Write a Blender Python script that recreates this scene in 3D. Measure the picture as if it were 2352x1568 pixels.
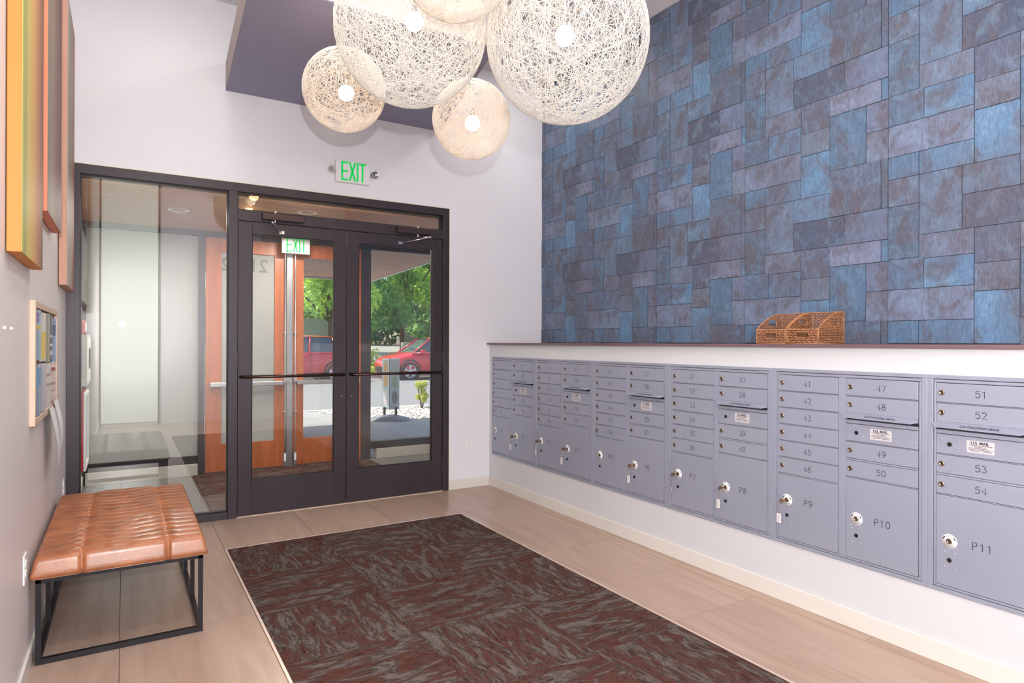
import bpy, bmesh, math, random
import numpy as np
from mathutils import Vector, Matrix
PI = math.pi
R_ = math.radians
random.seed(7); rng = np.random.default_rng(7)
for o in list(bpy.data.objects): bpy.data.objects.remove(o)
SC = bpy.context.scene
COL = SC.collection
# ---------------------------------------------------------------- camera
F_PX, YAW, PITCH, ROLL, CAM_H = 1461.5, 31.3755, 0.0996, 0.1674, 1.395
cam = bpy.data.cameras.new('camera'); cam.sensor_width = 36.0; cam.lens = F_PX * 36.0 / 2352; cam.clip_start = .02; cam.clip_end = 400
co = bpy.data.objects.new('camera', cam); COL.objects.link(co)
y_, p_, r_ = R_(YAW), R_(PITCH), R_(ROLL)
fw = Vector((math.sin(y_)*math.cos(p_), math.cos(y_)*math.cos(p_), math.sin(p_)))
rt = Vector((math.cos(y_), -math.sin(y_), 0)); up = rt.cross(fw)
rt2 = rt*math.cos(r_) + up*math.sin(r_); up2 = -rt*math.sin(r_) + up*math.cos(r_)
co.matrix_world = Matrix(((rt2.x, up2.x, -fw.x, 0), (rt2.y, up2.y, -fw.y, 0), (rt2.z, up2.z, -fw.z, CAM_H), (0, 0, 0, 1)))
SC.camera = co
# ---------------------------------------------------------------- view
SC.view_settings.view_transform = 'Standard'; SC.view_settings.look = 'None'
SC.view_settings.exposure = 0.0; SC.view_settings.gamma = 1.0; SC.view_settings.use_curve_mapping = False
# ---------------------------------------------------------------- world and lights
wd = bpy.data.worlds.new('world'); SC.world = wd; wd.use_nodes = True
nt = wd.node_tree; bg = nt.nodes['Background']
sky = nt.nodes.new('ShaderNodeTexSky'); sky.sky_type = 'NISHITA'; sky.sun_disc = False
sky.sun_elevation = R_(58); sky.sun_rotation = R_(-60); sky.air_density = 1.0; sky.dust_density = 2.0
nt.links.new(sky.outputs[0], bg.inputs[0]); bg.inputs[1].default_value = 0.36

def lamp(name, kind, loc, energy, color=(1, 1, 1), size=.25, rot=(0, 0, 0), target=None, spread=None, shape='DISK'):
    l = bpy.data.lights.new(name, kind); l.energy = energy; l.color = color
    if kind == 'AREA':
        l.shape = shape; l.size = size
        if spread: l.spread = R_(spread)
    elif kind == 'SUN': l.angle = size
    else: l.shadow_soft_size = size
    o = bpy.data.objects.new(name, l); COL.objects.link(o); o.location = loc; o.rotation_euler = rot
    if target is not None:
        o.rotation_euler = (Vector(target) - Vector(loc)).to_track_quat('-Z', 'Y').to_euler()
    return o
lamp('sun', 'SUN', (-5, 10, 20), 7.0, (1.0, .95, .87), size=.01, target=Vector((-5, 10, 20)) - Vector((-.42, .26, .87)))
# the photographer's flash, on the camera
lamp('camera_flash', 'POINT', (-.03, -.30, 1.65), 285, (.96, .97, 1.0), size=.03)
WARM = (1.0, .93, .84)
CANS_AND_FILLS = [(.45, 3.2), (1.5, 3.2), (.5, 1.2), (1.9, 1.2), (1.2, -.7), (3.145, 4.68), (.15, 4.55)]  # only the can behind the right globe is seen; others are added fill
for x, y in CANS_AND_FILLS:
    lamp('can_and_fill_light', 'AREA', (x, y, 4.035), (19 if y > 3 else 13) if y < 4 else (7 if x > 1 else 2), (1.0, .975, .95), size=.3)
for x, y, e in ((.408, 6.346, 26), (1.406, 5.851, 26), (1.6, 6.8, 20)):
    lamp('vestibule_light', 'AREA', (x, y, 2.53), e, (1.0, .93, .85), size=.14)

# ---------------------------------------------------------------- helpers
ORG = {}
def new_obj(name, data, parent=None, origin=(0, 0, 0)):
    o = bpy.data.objects.new(name, data); COL.objects.link(o)
    po = ORG.get(parent.name, Vector((0, 0, 0))) if parent else Vector((0, 0, 0))
    o.location = Vector(origin) - po
    if parent: o.parent = parent
    ORG[o.name] = Vector(origin)
    return o
def tag(o, label=None, cat=None, group=None, kind=None):
    if label: o['label'] = label
    if cat: o['category'] = cat
    if group: o['group'] = group
    if kind: o['kind'] = kind
    return o
def thing(name, loc, label, cat, group=None, kind=None):
    return tag(new_obj(name, None, None, loc), label, cat, group, kind)

class MB:
    def __init__(s): s.v = []; s.f = []; s.m = []; s.sm = []; s.mi = 0
    def add(s, vs, fs, smooth=False):
        b = len(s.v); s.v += [tuple(v) for v in vs]
        for f in fs: s.f.append(tuple(b + i for i in f)); s.m.append(s.mi); s.sm.append(smooth)
        return s
    def box(s, a, b):
        x0, y0, z0 = a; x1, y1, z1 = b
        if x0 > x1: x0, x1 = x1, x0
        if y0 > y1: y0, y1 = y1, y0
        if z0 > z1: z0, z1 = z1, z0
        return s.add([(x0, y0, z0), (x1, y0, z0), (x1, y1, z0), (x0, y1, z0), (x0, y0, z1), (x1, y0, z1), (x1, y1, z1), (x0, y1, z1)],
                     [(0, 3, 2, 1), (4, 5, 6, 7), (0, 1, 5, 4), (1, 2, 6, 5), (2, 3, 7, 6), (3, 0, 4, 7)])
    def bbox(s, a, b, r=.002):   # box with chamfered edges
        a = [min(a[i], b[i]) for i in range(3)] if True else a
        return s
    def cyl(s, p0, p1, r0, r1=None, n=16, caps=True, smooth=True):
        r1 = r0 if r1 is None else r1
        p0 = Vector(p0); p1 = Vector(p1); d = (p1 - p0)
        if d.length < 1e-9: return s
        d.normalize(); a = d.orthogonal().normalized(); c = d.cross(a)
        vs = []
        for p, r in ((p0, r0), (p1, r1)):
            for i in range(n):
                t = 2*PI*i/n; vs.append(p + a*(r*math.cos(t)) + c*(r*math.sin(t)))
        s.add(vs, [(i, (i+1) % n, n+(i+1) % n, n+i) for i in range(n)], smooth)
        if caps:
            s.add(vs, [tuple(range(n))[::-1], tuple(range(n, 2*n))])
        return s
    def tube(s, pts, r, n=8, closed=False):
        pts = [Vector(p) for p in pts]; m = len(pts); vs = []; prev = None
        for i, p in enumerate(pts):
            q0 = pts[(i-1) % m] if (closed or i > 0) else p; q1 = pts[(i+1) % m] if (closed or i < m-1) else p
            d = (q1 - q0).normalized()
            if prev is None: a = d.orthogonal().normalized()
            else:
                a = prev - d*prev.dot(d)
                a = a.normalized() if a.length > 1e-6 else d.orthogonal().normalized()
            prev = a; c = d.cross(a); rr = r[i] if isinstance(r, (list, tuple)) else r
            for k in range(n):
                t = 2*PI*k/n; vs.append(p + a*(rr*math.cos(t)) + c*(rr*math.sin(t)))
        fs = []
        for i in range(m if closed else m-1):
            for k in range(n):
                fs.append((i*n+k, i*n+(k+1) % n, ((i+1) % m)*n+(k+1) % n, ((i+1) % m)*n+k))
        if not closed: fs += [tuple(range(n))[::-1], tuple(range((m-1)*n, m*n))]
        return s.add(vs, fs, True)
    def prism(s, poly, axis, a, b):
        """poly: 2D points; axis 0/1/2 extruded from a to b"""
        def mk(p, h):
            return (h, p[0], p[1]) if axis == 0 else ((p[0], h, p[1]) if axis == 1 else (p[0], p[1], h))
        n = len(poly); vs = [mk(p, a) for p in poly] + [mk(p, b) for p in poly]
        return s.add(vs, [tuple(range(n))[::-1], tuple(range(n, 2*n))] + [(i, (i+1) % n, n+(i+1) % n, n+i) for i in range(n)])
    def sphere(s, c, r, nu=16, nv=10, sc=(1, 1, 1)):
        c = Vector(c); vs = []; fs = []
        for j in range(nv+1):
            ph = PI*j/nv
            for i in range(nu):
                th = 2*PI*i/nu
                vs.append((c.x+r*sc[0]*math.sin(ph)*math.cos(th), c.y+r*sc[1]*math.sin(ph)*math.sin(th), c.z+r*sc[2]*math.cos(ph)))
        for j in range(nv):
            for i in range(nu):
                fs.append((j*nu+i, (j+1)*nu+i, (j+1)*nu+(i+1) % nu, j*nu+(i+1) % nu))
        return s.add(vs, fs, True)
    def lathe(s, c, axis, prof, n=24):
        """prof: list of (radius, height along axis)"""
        c = Vector(c); d = Vector(axis).normalized(); a = d.orthogonal().normalized(); b = d.cross(a); vs = []
        for r, h in prof:
            for i in range(n):
                t = 2*PI*i/n; vs.append(c + d*h + a*(r*math.cos(t)) + b*(r*math.sin(t)))
        fs = []
        for j in range(len(prof)-1):
            for i in range(n): fs.append((j*n+i, j*n+(i+1) % n, (j+1)*n+(i+1) % n, (j+1)*n+i))
        return s.add(vs, fs, True)
    def ribbon(s, pts2, w, o, X, Y, N, off=.0004):
        """flat engraved stroke: polyline in 2D placed on a plane"""
        o = Vector(o); X = Vector(X); Y = Vector(Y); N = Vector(N)
        n = len(pts2)
        L = []; 
        for i in range(n):
            a = pts2[max(i-1, 0)]; b = pts2[min(i+1, n-1)]
            dx, dy = b[0]-a[0], b[1]-a[1]; l = math.hypot(dx, dy) or 1
            ex = w/2*(1 if i in (0, n-1) else 0)
            px, py = pts2[i]
            if i == 0: px -= dx/l*w/2; py -= dy/l*w/2
            if i == n-1: px += dx/l*w/2; py += dy/l*w/2
            L.append(((px-dy/l*w/2, py+dx/l*w/2), (px+dy/l*w/2, py-dx/l*w/2)))
        vs = []
        for l2 in L:
            for q in l2: vs.append(o + X*q[0] + Y*q[1] + N*off)
        return s.add(vs, [(2*i, 2*i+1, 2*i+3, 2*i+2) for i in range(n-1)])
    def build(s, name, mats, parent=None, origin=None, auto=None):
        if origin is None:
            origin = ORG.get(parent.name, Vector((0, 0, 0))) if parent else (0, 0, 0)
        me = bpy.data.meshes.new(name); ov = Vector(origin)
        me.from_pydata([(v[0]-ov.x, v[1]-ov.y, v[2]-ov.z) for v in s.v], [], s.f)
        if not isinstance(mats, (list, tuple)): mats = [mats]
        for m in mats: me.materials.append(m)
        me.polygons.foreach_set('material_index', s.m); me.polygons.foreach_set('use_smooth', s.sm)
        me.update()
        return new_obj(name, me, parent, origin)
def boxobj(name, a, b, mat, parent=None, bevel=0, origin=None):
    mb = MB().box(a, b)
    if bevel:
        bm = bmesh.new(); me = bpy.data.meshes.new('t'); me.from_pydata(mb.v, [], mb.f); bm.from_mesh(me)
        bmesh.ops.bevel(bm, geom=bm.edges[:], offset=bevel, segments=2, affect='EDGES', profile=.5)
        bpy.data.meshes.remove(me)
        mb = MB(); mb.add([v.co for v in bm.verts], [[v.index for v in f.verts] for f in bm.faces]); bm.free()
    return mb.build(name, mat, parent, origin)
def bevelled(mb, a, b, r):
    bm = bmesh.new(); t = MB().box(a, b); me = bpy.data.meshes.new('t'); me.from_pydata(t.v, [], t.f); bm.from_mesh(me); bpy.data.meshes.remove(me)
    bmesh.ops.bevel(bm, geom=bm.edges[:], offset=r, segments=2, affect='EDGES', profile=.5)
    bm.verts.index_update()
    mb.add([v.co[:] for v in bm.verts], [[v.index for v in f.verts] for f in bm.faces]); bm.free(); return mb
def struct(o): o['kind'] = 'structure'; return o

# ---------------------------------------------------------------- materials
def s2l(c):
    return tuple(((v/255)/12.92 if v/255 <= .04045 else (((v/255)+.055)/1.055)**2.4) for v in c)
def mat(name, col, rough=.5, metal=0, spec=.5, noise=None, bump=None, emit=None, coat=0, col2=None):
    """noise=(scale, amount, (sx,sy,sz), detail)   bump=(scale, strength, (sx,sy,sz))"""
    m = bpy.data.materials.new(name); m.use_nodes = True; n = m.node_tree.nodes; l = m.node_tree.links
    p = n['Principled BSDF']; c = s2l(col)
    p.inputs['Base Color'].default_value = (*c, 1); p.inputs['Roughness'].default_value = rough
    p.inputs['Metallic'].default_value = metal; p.inputs['Specular IOR Level'].default_value = spec
    if coat: p.inputs['Coat Weight'].default_value = coat; p.inputs['Coat Roughness'].default_value = .1
    if noise or bump: tc = n.new('ShaderNodeTexCoord')
    if noise:
        mp = n.new('ShaderNodeMapping'); mp.inputs['Scale'].default_value = noise[2] if len(noise) > 2 else (1, 1, 1)
        l.new(tc.outputs['Object'], mp.inputs[0])
        t = n.new('ShaderNodeTexNoise'); t.inputs['Scale'].default_value = noise[0]; t.inputs['Detail'].default_value = noise[3] if len(noise) > 3 else 4
        l.new(mp.outputs[0], t.inputs['Vector'])
        r = n.new('ShaderNodeMapRange'); r.inputs[1].default_value = .3; r.inputs[2].default_value = .7
        l.new(t.outputs[0], r.inputs[0])
        mx = n.new('ShaderNodeMix'); mx.data_type = 'RGBA'; l.new(r.outputs[0], mx.inputs[0])
        a = noise[1]; c2 = s2l(col2) if col2 else tuple(v*(1-a) for v in c)
        mx.inputs[6].default_value = (*(c if col2 else tuple(min(1, v*(1+a*.5)) for v in c)), 1); mx.inputs[7].default_value = (*c2, 1)
        l.new(mx.outputs[2], p.inputs['Base Color'])
    if bump:
        mp = n.new('ShaderNodeMapping'); mp.inputs['Scale'].default_value = bump[2] if len(bump) > 2 else (1, 1, 1)
        l.new(tc.outputs['Object'], mp.inputs[0])
        t = n.new('ShaderNodeTexNoise'); t.inputs['Scale'].default_value = bump[0]; t.inputs['Detail'].default_value = 5
        l.new(mp.outputs[0], t.inputs['Vector'])
        b = n.new('ShaderNodeBump'); b.inputs['Strength'].default_value = bump[1]; b.inputs['Distance'].default_value = .005
        l.new(t.outputs[0], b.inputs['Height']); l.new(b.outputs[0], p.inputs['Normal'])
    if emit: p.inputs['Emission Color'].default_value = (*s2l(emit[0]), 1); p.inputs['Emission Strength'].default_value = emit[1]
    return m
def glass_mat(name, tint=(1, 1, 1), ior=1.5, boost=1.0):
    m = bpy.data.materials.new(name); m.use_nodes = True; n = m.node_tree.nodes; l = m.node_tree.links
    for x in list(n): n.remove(x)
    out = n.new('ShaderNodeOutputMaterial'); mx = n.new('ShaderNodeMixShader'); tr = n.new('ShaderNodeBsdfTransparent'); gl = n.new('ShaderNodeBsdfGlossy')
    fr = n.new('ShaderNodeFresnel'); fr.inputs[0].default_value = ior; mu = n.new('ShaderNodeMath'); mu.operation = 'MULTIPLY'; mu.inputs[1].default_value = boost; mu.use_clamp = True
    geo = n.new('ShaderNodeNewGeometry')
    tr.inputs[0].default_value = (*tint, 1); gl.inputs[0].default_value = (1, 1, 1, 1); gl.inputs['Roughness'].default_value = 0.0
    l.new(fr.outputs[0], mu.inputs[0]); l.new(mu.outputs[0], mx.inputs[0]); l.new(tr.outputs[0], mx.inputs[1]); l.new(gl.outputs[0], mx.inputs[2]); l.new(mx.outputs[0], out.inputs[0])
    return m
def trans_mat(name, col, fac=.5, rough=.5):
    """diffuse + translucent (film, leaves, fibre)"""
    m = bpy.data.materials.new(name); m.use_nodes = True; n = m.node_tree.nodes; l = m.node_tree.links
    p = n['Principled BSDF']; out = n['Material Output']; c = s2l(col)
    p.inputs['Base Color'].default_value = (*c, 1); p.inputs['Roughness'].default_value = rough
    t = n.new('ShaderNodeBsdfTranslucent'); t.inputs[0].default_value = (*c, 1); mx = n.new('ShaderNodeMixShader'); mx.inputs[0].default_value = fac
    l.new(p.outputs[0], mx.inputs[1]); l.new(t.outputs[0], mx.inputs[2]); l.new(mx.outputs[0], out.inputs[0])
    return m
M = {}
M['wall'] = mat('wall_paint', (232, 231, 236), .55, bump=(160, .03))
M['wall_left'] = mat('left_wall_paint', (222, 214, 213), .42, bump=(160, .03))
M['wall_low'] = mat('low_wall_paint', (210, 210, 213), .5, bump=(160, .03))
M['base'] = mat('baseboard_paint', (222, 217, 210), .35)
M['ceil'] = mat('ceiling_paint', (226, 222, 224), .7)
M['purple'] = mat('purple_paint', (142, 140, 164), .6)
M['warmgrey'] = mat('soffit_side_paint', (176, 164, 160), .6)
M['bronze'] = mat('dark_bronze_metal', (60, 52, 57), .40, .30, noise=(9, .12, (1, 1, .2)))
M['bronze_dark'] = mat('black_metal', (40, 36, 40), .35, .5)
M['bar'] = mat('dark_bar_metal', (70, 52, 50), .25, .9)
M['caulk'] = mat('sealant', (232, 222, 200), .6)
M['ledge'] = mat('ledge_laminate', (112, 88, 92), .4, noise=(30, .1, (1, .1, 1)))
M['mail'] = mat('grey_mailbox_enamel', (156, 160, 176), .34, .2, noise=(3, .03))
M['gap'] = mat('dark_recess', (40, 40, 52), .8)
M['lock'] = mat('brass_lock', (165, 152, 136), .22, 1.0)
M['lockdark'] = mat('dark_keyhole', (30, 24, 24), .4, .3)
M['ink'] = mat('black_ink', (38, 38, 52), .6)
M['white'] = mat('white_plastic', (236, 236, 236), .35)
M['label'] = mat('silver_label', (205, 200, 202), .4)
M['labelink'] = mat('label_ink', (88, 84, 90), .5)
M['tagc'] = mat('key_tag_plastic', (226, 222, 220), .4)
M['keym'] = mat('key_metal', (150, 120, 90), .3, 1.0)
M['chrome'] = mat('polished_steel', (215, 215, 220), .18, 1.0)
M['steel'] = mat('brushed_steel', (190, 190, 190), .35, 1.0)
M['green'] = mat('green_letters', (0, 175, 80), .5, emit=((0, 200, 85), .55))
M['leather'] = mat('tan_leather', (162, 98, 60), .30, 0, .6, noise=(9, .3, (1, 1, 1), 6), bump=(220, .12), coat=.05)
M['bench'] = mat('black_bench_steel', (30, 25, 30), .4, .4)
M['wicker'] = mat('wicker', (178, 124, 84), .55, noise=(60, .3))
M['wickerd'] = mat('wicker_stakes', (120, 72, 44), .6)
M['orange'] = mat('stained_cherry_wood', (172, 94, 52), .38, noise=(4, .22, (6, 6, .5), 6))
M['plank'] = mat('cedar_plank', (186, 138, 108), .5, noise=(5, .2, (.4, 5, 5), 6))
M['frost'] = trans_mat('frosted_film', (198, 198, 194), .5, .85)
M['glass'] = glass_mat('clear_glass', (.975, .985, .98), 1.5, .85)
M['glassr'] = glass_mat('reflective_glass', (.965, .985, .975), 1.52, 1.3)
M['carglass'] = mat('car_window_glass', (62, 74, 78), .05, 0, .9)
M['red'] = mat('red_paint', (190, 28, 38), .3)
M['carred'] = mat('red_car_paint', (205, 38, 46), .22, .15, coat=.6)
M['tyre'] = mat('tyre_rubber', (48, 48, 50), .8)
M['alloy'] = mat('alloy_rim', (214, 216, 220), .35, .2)
M['plasticb'] = mat('black_plastic', (40, 40, 42), .5)
M['concrete'] = mat('concrete', (148, 145, 140), .85, noise=(3, .1, (1, 1, 1), 6), bump=(60, .15))
M['asphalt'] = mat('asphalt', (124, 122, 120), .9, noise=(8, .12, (1, 1, 1), 8), bump=(90, .2))
M['kerb'] = mat('kerb_concrete', (198, 192, 184), .85, noise=(5, .1))
M['kerbp'] = mat('painted_kerb', (176, 168, 160), .6)
M['lawn'] = mat('lawn_grass', (118, 150, 58), .9, noise=(9, .3, (1, 1, 1), 8), bump=(60, .8))
M['soil'] = mat('mulch', (110, 88, 66), .95, noise=(20, .4), bump=(30, .8))
M['stone'] = mat('gravel_stone', (196, 188, 178), .85, noise=(14, .35))
M['bark'] = mat('tree_bark', (96, 78, 62), .9, noise=(12, .3, (1, 1, .2)))
M['fence'] = mat('weathered_fence_wood', (150, 146, 144), .85, noise=(6, .2, (4, 4, .5)))
M['pwhite'] = mat('painted_white_metal', (232, 230, 226), .5)
M['rug_trim'] = mat('carpet_trim_metal', (222, 200, 186), .35, .3)
M['grout'] = mat('dark_grout', (84, 68, 60), .9)
M['cork'] = mat('cork_board', (176, 140, 104), .9, noise=(80, .3))
M['peach'] = mat('pale_wood_frame', (206, 180, 158), .5)
M['sleeve'] = mat('clear_sleeve', (198, 196, 204), .12, 0, .8)

def leaf_mat(name, c1, c2):
    m = bpy.data.materials.new(name); m.use_nodes = True; n = m.node_tree.nodes; l = m.node_tree.links
    p = n['Principled BSDF']; out = n['Material Output']; p.inputs['Roughness'].default_value = .45
    tc = n.new('ShaderNodeTexCoord'); t = n.new('ShaderNodeTexNoise'); t.inputs['Scale'].default_value = 2.2; t.inputs['Detail'].default_value = 6
    l.new(tc.outputs['Object'], t.inputs['Vector'])
    r = n.new('ShaderNodeMapRange'); r.inputs[1].default_value = .38; r.inputs[2].default_value = .62; l.new(t.outputs[0], r.inputs[0])
    mx = n.new('ShaderNodeMix'); mx.data_type = 'RGBA'; l.new(r.outputs[0], mx.inputs[0])
    mx.inputs[6].default_value = (*s2l(c1), 1); mx.inputs[7].default_value = (*s2l(c2), 1)
    l.new(mx.outputs[2], p.inputs['Base Color'])
    tr = n.new('ShaderNodeBsdfTranslucent'); l.new(mx.outputs[2], tr.inputs[0]); ms = n.new('ShaderNodeMixShader'); ms.inputs[0].default_value = .5
    l.new(p.outputs[0], ms.inputs[1]); l.new(tr.outputs[0], ms.inputs[2]); l.new(ms.outputs[0], out.inputs[0])
    return m
M['leaf1'] = leaf_mat('bright_leaf', (220, 236, 112), (160, 204, 88))
M['leaf2'] = leaf_mat('dark_leaf', (164, 200, 112), (110, 160, 98))
M['leaf3'] = leaf_mat('yellow_leaf', (222, 222, 96), (166, 190, 84))

def floor_mat():
    m = mat('porcelain_tile', (190, 163, 146), .3, 0, .45); n = m.node_tree.nodes; l = m.node_tree.links; p = n['Principled BSDF']
    tc = n.new('ShaderNodeTexCoord'); oi = n.new('ShaderNodeObjectInfo')
    ad = n.new('ShaderNodeVectorMath'); ad.operation = 'MULTIPLY_ADD'
    l.new(tc.outputs['Object'], ad.inputs[0]); ad.inputs[1].default_value = (1, 1, 1)
    cb = n.new('ShaderNodeCombineXYZ'); mu = n.new('ShaderNodeMath'); mu.operation = 'MULTIPLY'; mu.inputs[1].default_value = 37
    l.new(oi.outputs['Random'], mu.inputs[0]); l.new(mu.outputs[0], cb.inputs[0]); l.new(mu.outputs[0], cb.inputs[1]); l.new(cb.outputs[0], ad.inputs[2])
    mp = n.new('ShaderNodeMapping'); mp.inputs['Scale'].default_value = (9, .9, 1); l.new(ad.outputs[0], mp.inputs[0])
    t = n.new('ShaderNodeTexNoise'); t.inputs['Scale'].default_value = 1.6; t.inputs['Detail'].default_value = 8; t.inputs['Distortion'].default_value = .6
    l.new(mp.outputs[0], t.inputs['Vector'])
    r = n.new('ShaderNodeValToRGB'); r.color_ramp.elements[0].position = .3; r.color_ramp.elements[1].position = .72
    r.color_ramp.elements[0].color = (*s2l((162, 135, 117)), 1); r.color_ramp.elements[1].color = (*s2l((184, 158, 140)), 1)
    l.new(t.outputs[0], r.inputs[0]); l.new(r.outputs[0], p.inputs['Base Color'])
    b = n.new('ShaderNodeBump'); b.inputs['Strength'].default_value = .04; b.inputs['Distance'].default_value = .002; l.new(t.outputs[0], b.inputs['Height']); l.new(b.outputs[0], p.inputs['Normal'])
    return m
M['tile'] = floor_mat()

def carpet_mat():
    """dark streaks that run along each carpet tile's own X"""
    m = mat('carpet', (104, 92, 86), .95, 0, .1); n = m.node_tree.nodes; l = m.node_tree.links; p = n['Principled BSDF']
    tc = n.new('ShaderNodeTexCoord'); oi = n.new('ShaderNodeObjectInfo'); mu = n.new('ShaderNodeMath'); mu.operation = 'MULTIPLY'; mu.inputs[1].default_value = 61
    l.new(oi.outputs['Random'], mu.inputs[0]); cb = n.new('ShaderNodeCombineXYZ'); l.new(mu.outputs[0], cb.inputs[0]); l.new(mu.outputs[0], cb.inputs[1])
    ad = n.new('ShaderNodeVectorMath'); l.new(tc.outputs['Object'], ad.inputs[0]); l.new(cb.outputs[0], ad.inputs[1])
    def nz(sc, scale, det, dist, rough=.6):
        mp = n.new('ShaderNodeMapping'); mp.inputs['Scale'].default_value = sc; l.new(ad.outputs[0], mp.inputs[0])
        t = n.new('ShaderNodeTexNoise'); t.inputs['Scale'].default_value = scale; t.inputs['Detail'].default_value = det; t.inputs['Distortion'].default_value = dist; t.inputs['Roughness'].default_value = rough
        l.new(mp.outputs[0], t.inputs['Vector']); return t
    a = nz((1.8, 6.5, 1), 2.4, 9, 1.3, .72)
    r = n.new('ShaderNodeValToRGB'); e = r.color_ramp.elements
    e[0].position = .36; e[0].color = (*s2l((108, 99, 92)), 1); e[1].position = .66; e[1].color = (*s2l((80, 46, 40)), 1)
    for pos, c in ((.45, (98, 88, 82)), (.49, (74, 62, 58)), (.53, (88, 58, 50))):
        q = e.new(pos); q.color = (*s2l(c), 1)
    l.new(a.outputs[0], r.inputs[0])
    b = nz((4, 20, 1), 4.2, 7, 1.2)
    r2 = n.new('ShaderNodeMapRange'); r2.inputs[1].default_value = .36; r2.inputs[2].default_value = .5; r2.inputs[3].default_value = .42; r2.inputs[4].default_value = 1.0; l.new(b.outputs[0], r2.inputs[0])
    c3 = nz((1, 1, 1), 420, 2, 0)
    r3 = n.new('ShaderNodeMapRange'); r3.inputs[1].default_value = .3; r3.inputs[2].default_value = .7; r3.inputs[3].default_value = .72; r3.inputs[4].default_value = 1.25; l.new(c3.outputs[0], r3.inputs[0])
    mm = n.new('ShaderNodeMath'); mm.operation = 'MULTIPLY'; l.new(r2.outputs[0], mm.inputs[0]); l.new(r3.outputs[0], mm.inputs[1])
    vm = n.new('ShaderNodeVectorMath'); vm.operation = 'SCALE'; l.new(r.outputs[0], vm.inputs[0]); l.new(mm.outputs[0], vm.inputs['Scale'])
    l.new(vm.outputs[0], p.inputs['Base Color'])
    bu = n.new('ShaderNodeBump'); bu.inputs['Strength'].default_value = .5; bu.inputs['Distance'].default_value = .004; l.new(c3.outputs[0], bu.inputs['Height']); l.new(bu.outputs[0], p.inputs['Normal'])
    return m
M['carpet'] = carpet_mat()

def hide_mat():
    """blue-grey leather tile; the tile's own tint comes from its object colour"""
    m = mat('blue_hide_tile', (100, 120, 145), .5, 0, .35); n = m.node_tree.nodes; l = m.node_tree.links; p = n['Principled BSDF']
    tc = n.new('ShaderNodeTexCoord'); oi = n.new('ShaderNodeObjectInfo')
    mu = n.new('ShaderNodeMath'); mu.operation = 'MULTIPLY'; mu.inputs[1].default_value = 23; l.new(oi.outputs['Alpha'], mu.inputs[0])
    cb = n.new('ShaderNodeCombineXYZ'); l.new(mu.outputs[0], cb.inputs[0]); l.new(mu.outputs[0], cb.inputs[2])
    ad = n.new('ShaderNodeVectorMath'); l.new(tc.outputs['Object'], ad.inputs[0]); l.new(cb.outputs[0], ad.inputs[1])
    def nz(sc, scale, det, dist=0., rough=.55):
        mp = n.new('ShaderNodeMapping'); mp.inputs['Scale'].default_value = sc; l.new(ad.outputs[0], mp.inputs[0])
        t = n.new('ShaderNodeTexNoise'); t.inputs['Scale'].default_value = scale; t.inputs['Detail'].default_value = det; t.inputs['Distortion'].default_value = dist; t.inputs['Roughness'].default_value = rough
        l.new(mp.outputs[0], t.inputs['Vector']); return t
    def rg(t, a, b, c=0., d=1.):
        r = n.new('ShaderNodeMapRange'); r.inputs[1].default_value = a; r.inputs[2].default_value = b; r.inputs[3].default_value = c; r.inputs[4].default_value = d; l.new(t.outputs[0], r.inputs[0]); return r
    def mix(f, A, B):
        x = n.new('ShaderNodeMix'); x.data_type = 'RGBA'; l.new(f.outputs[0], x.inputs[0])
        for i, v in ((6, A), (7, B)):
            if isinstance(v, tuple): x.inputs[i].default_value = (*v, 1)
            else: l.new(v, x.inputs[i])
        return x.outputs[2]
    big = nz((1, 1, 1), 6.5, 4, .8); f1 = rg(big, .46, .64, 0, .72)
    c = mix(f1, oi.outputs['Color'], s2l((92, 86, 94)))
    sec = nz((1.3, 1, 1), 9, 5, 1.2); f2 = rg(sec, .52, .72, 0, .55)
    c = mix(f2, c, s2l((118, 146, 172)))
    tg = n.new('ShaderNodeNewGeometry'); tw = n.new('ShaderNodeTexNoise'); tw.inputs['Scale'].default_value = 2.3; tw.inputs['Detail'].default_value = 3; l.new(tg.outputs['Position'], tw.inputs['Vector'])
    f4 = rg(tw, .48, .68, 0, .6); c = mix(f4, c, s2l((92, 88, 98)))
    fur = nz((1, 1, .28), 55, 5, 1.6, .7); f3 = rg(fur, .34, .66, .72, 1.24)
    vm = n.new('ShaderNodeVectorMath'); vm.operation = 'SCALE'; l.new(c, vm.inputs[0]); l.new(f3.outputs[0], vm.inputs['Scale'])
    l.new(vm.outputs[0], p.inputs['Base Color'])
    bu = n.new('ShaderNodeBump'); bu.inputs['Strength'].default_value = .25; bu.inputs['Distance'].default_value = .003; l.new(fur.outputs[0], bu.inputs['Height']); l.new(bu.outputs[0], p.inputs['Normal'])
    return m
M['hide'] = hide_mat()
def bands_mat(name, stops, axis):
    """canvas print: soft vertical bands across its width"""
    m = mat(name, (160, 140, 110), .55); n = m.node_tree.nodes; l = m.node_tree.links; p = n['Principled BSDF']
    tc = n.new('ShaderNodeTexCoord'); sp = n.new('ShaderNodeSeparateXYZ'); l.new(tc.outputs['Generated'], sp.inputs[0])
    r = n.new('ShaderNodeValToRGB'); e = r.color_ramp.elements; e[0].position = stops[0][0]; e[0].color = (*s2l(stops[0][1]), 1); e[1].position = stops[-1][0]; e[1].color = (*s2l(stops[-1][1]), 1)
    for pos, c in stops[1:-1]: q = e.new(pos); q.color = (*s2l(c), 1)
    l.new(sp.outputs[axis], r.inputs[0]); l.new(r.outputs[0], p.inputs['Base Color']); return m

# ================================================================ SHELL
XL, XR, XU, YE, YB, ZC = -.345, 3.06, 3.675, 5.44, -1.35, 4.055
YV = 7.43; ZV = 2.56            # outer door plane and vestibule ceiling
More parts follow.
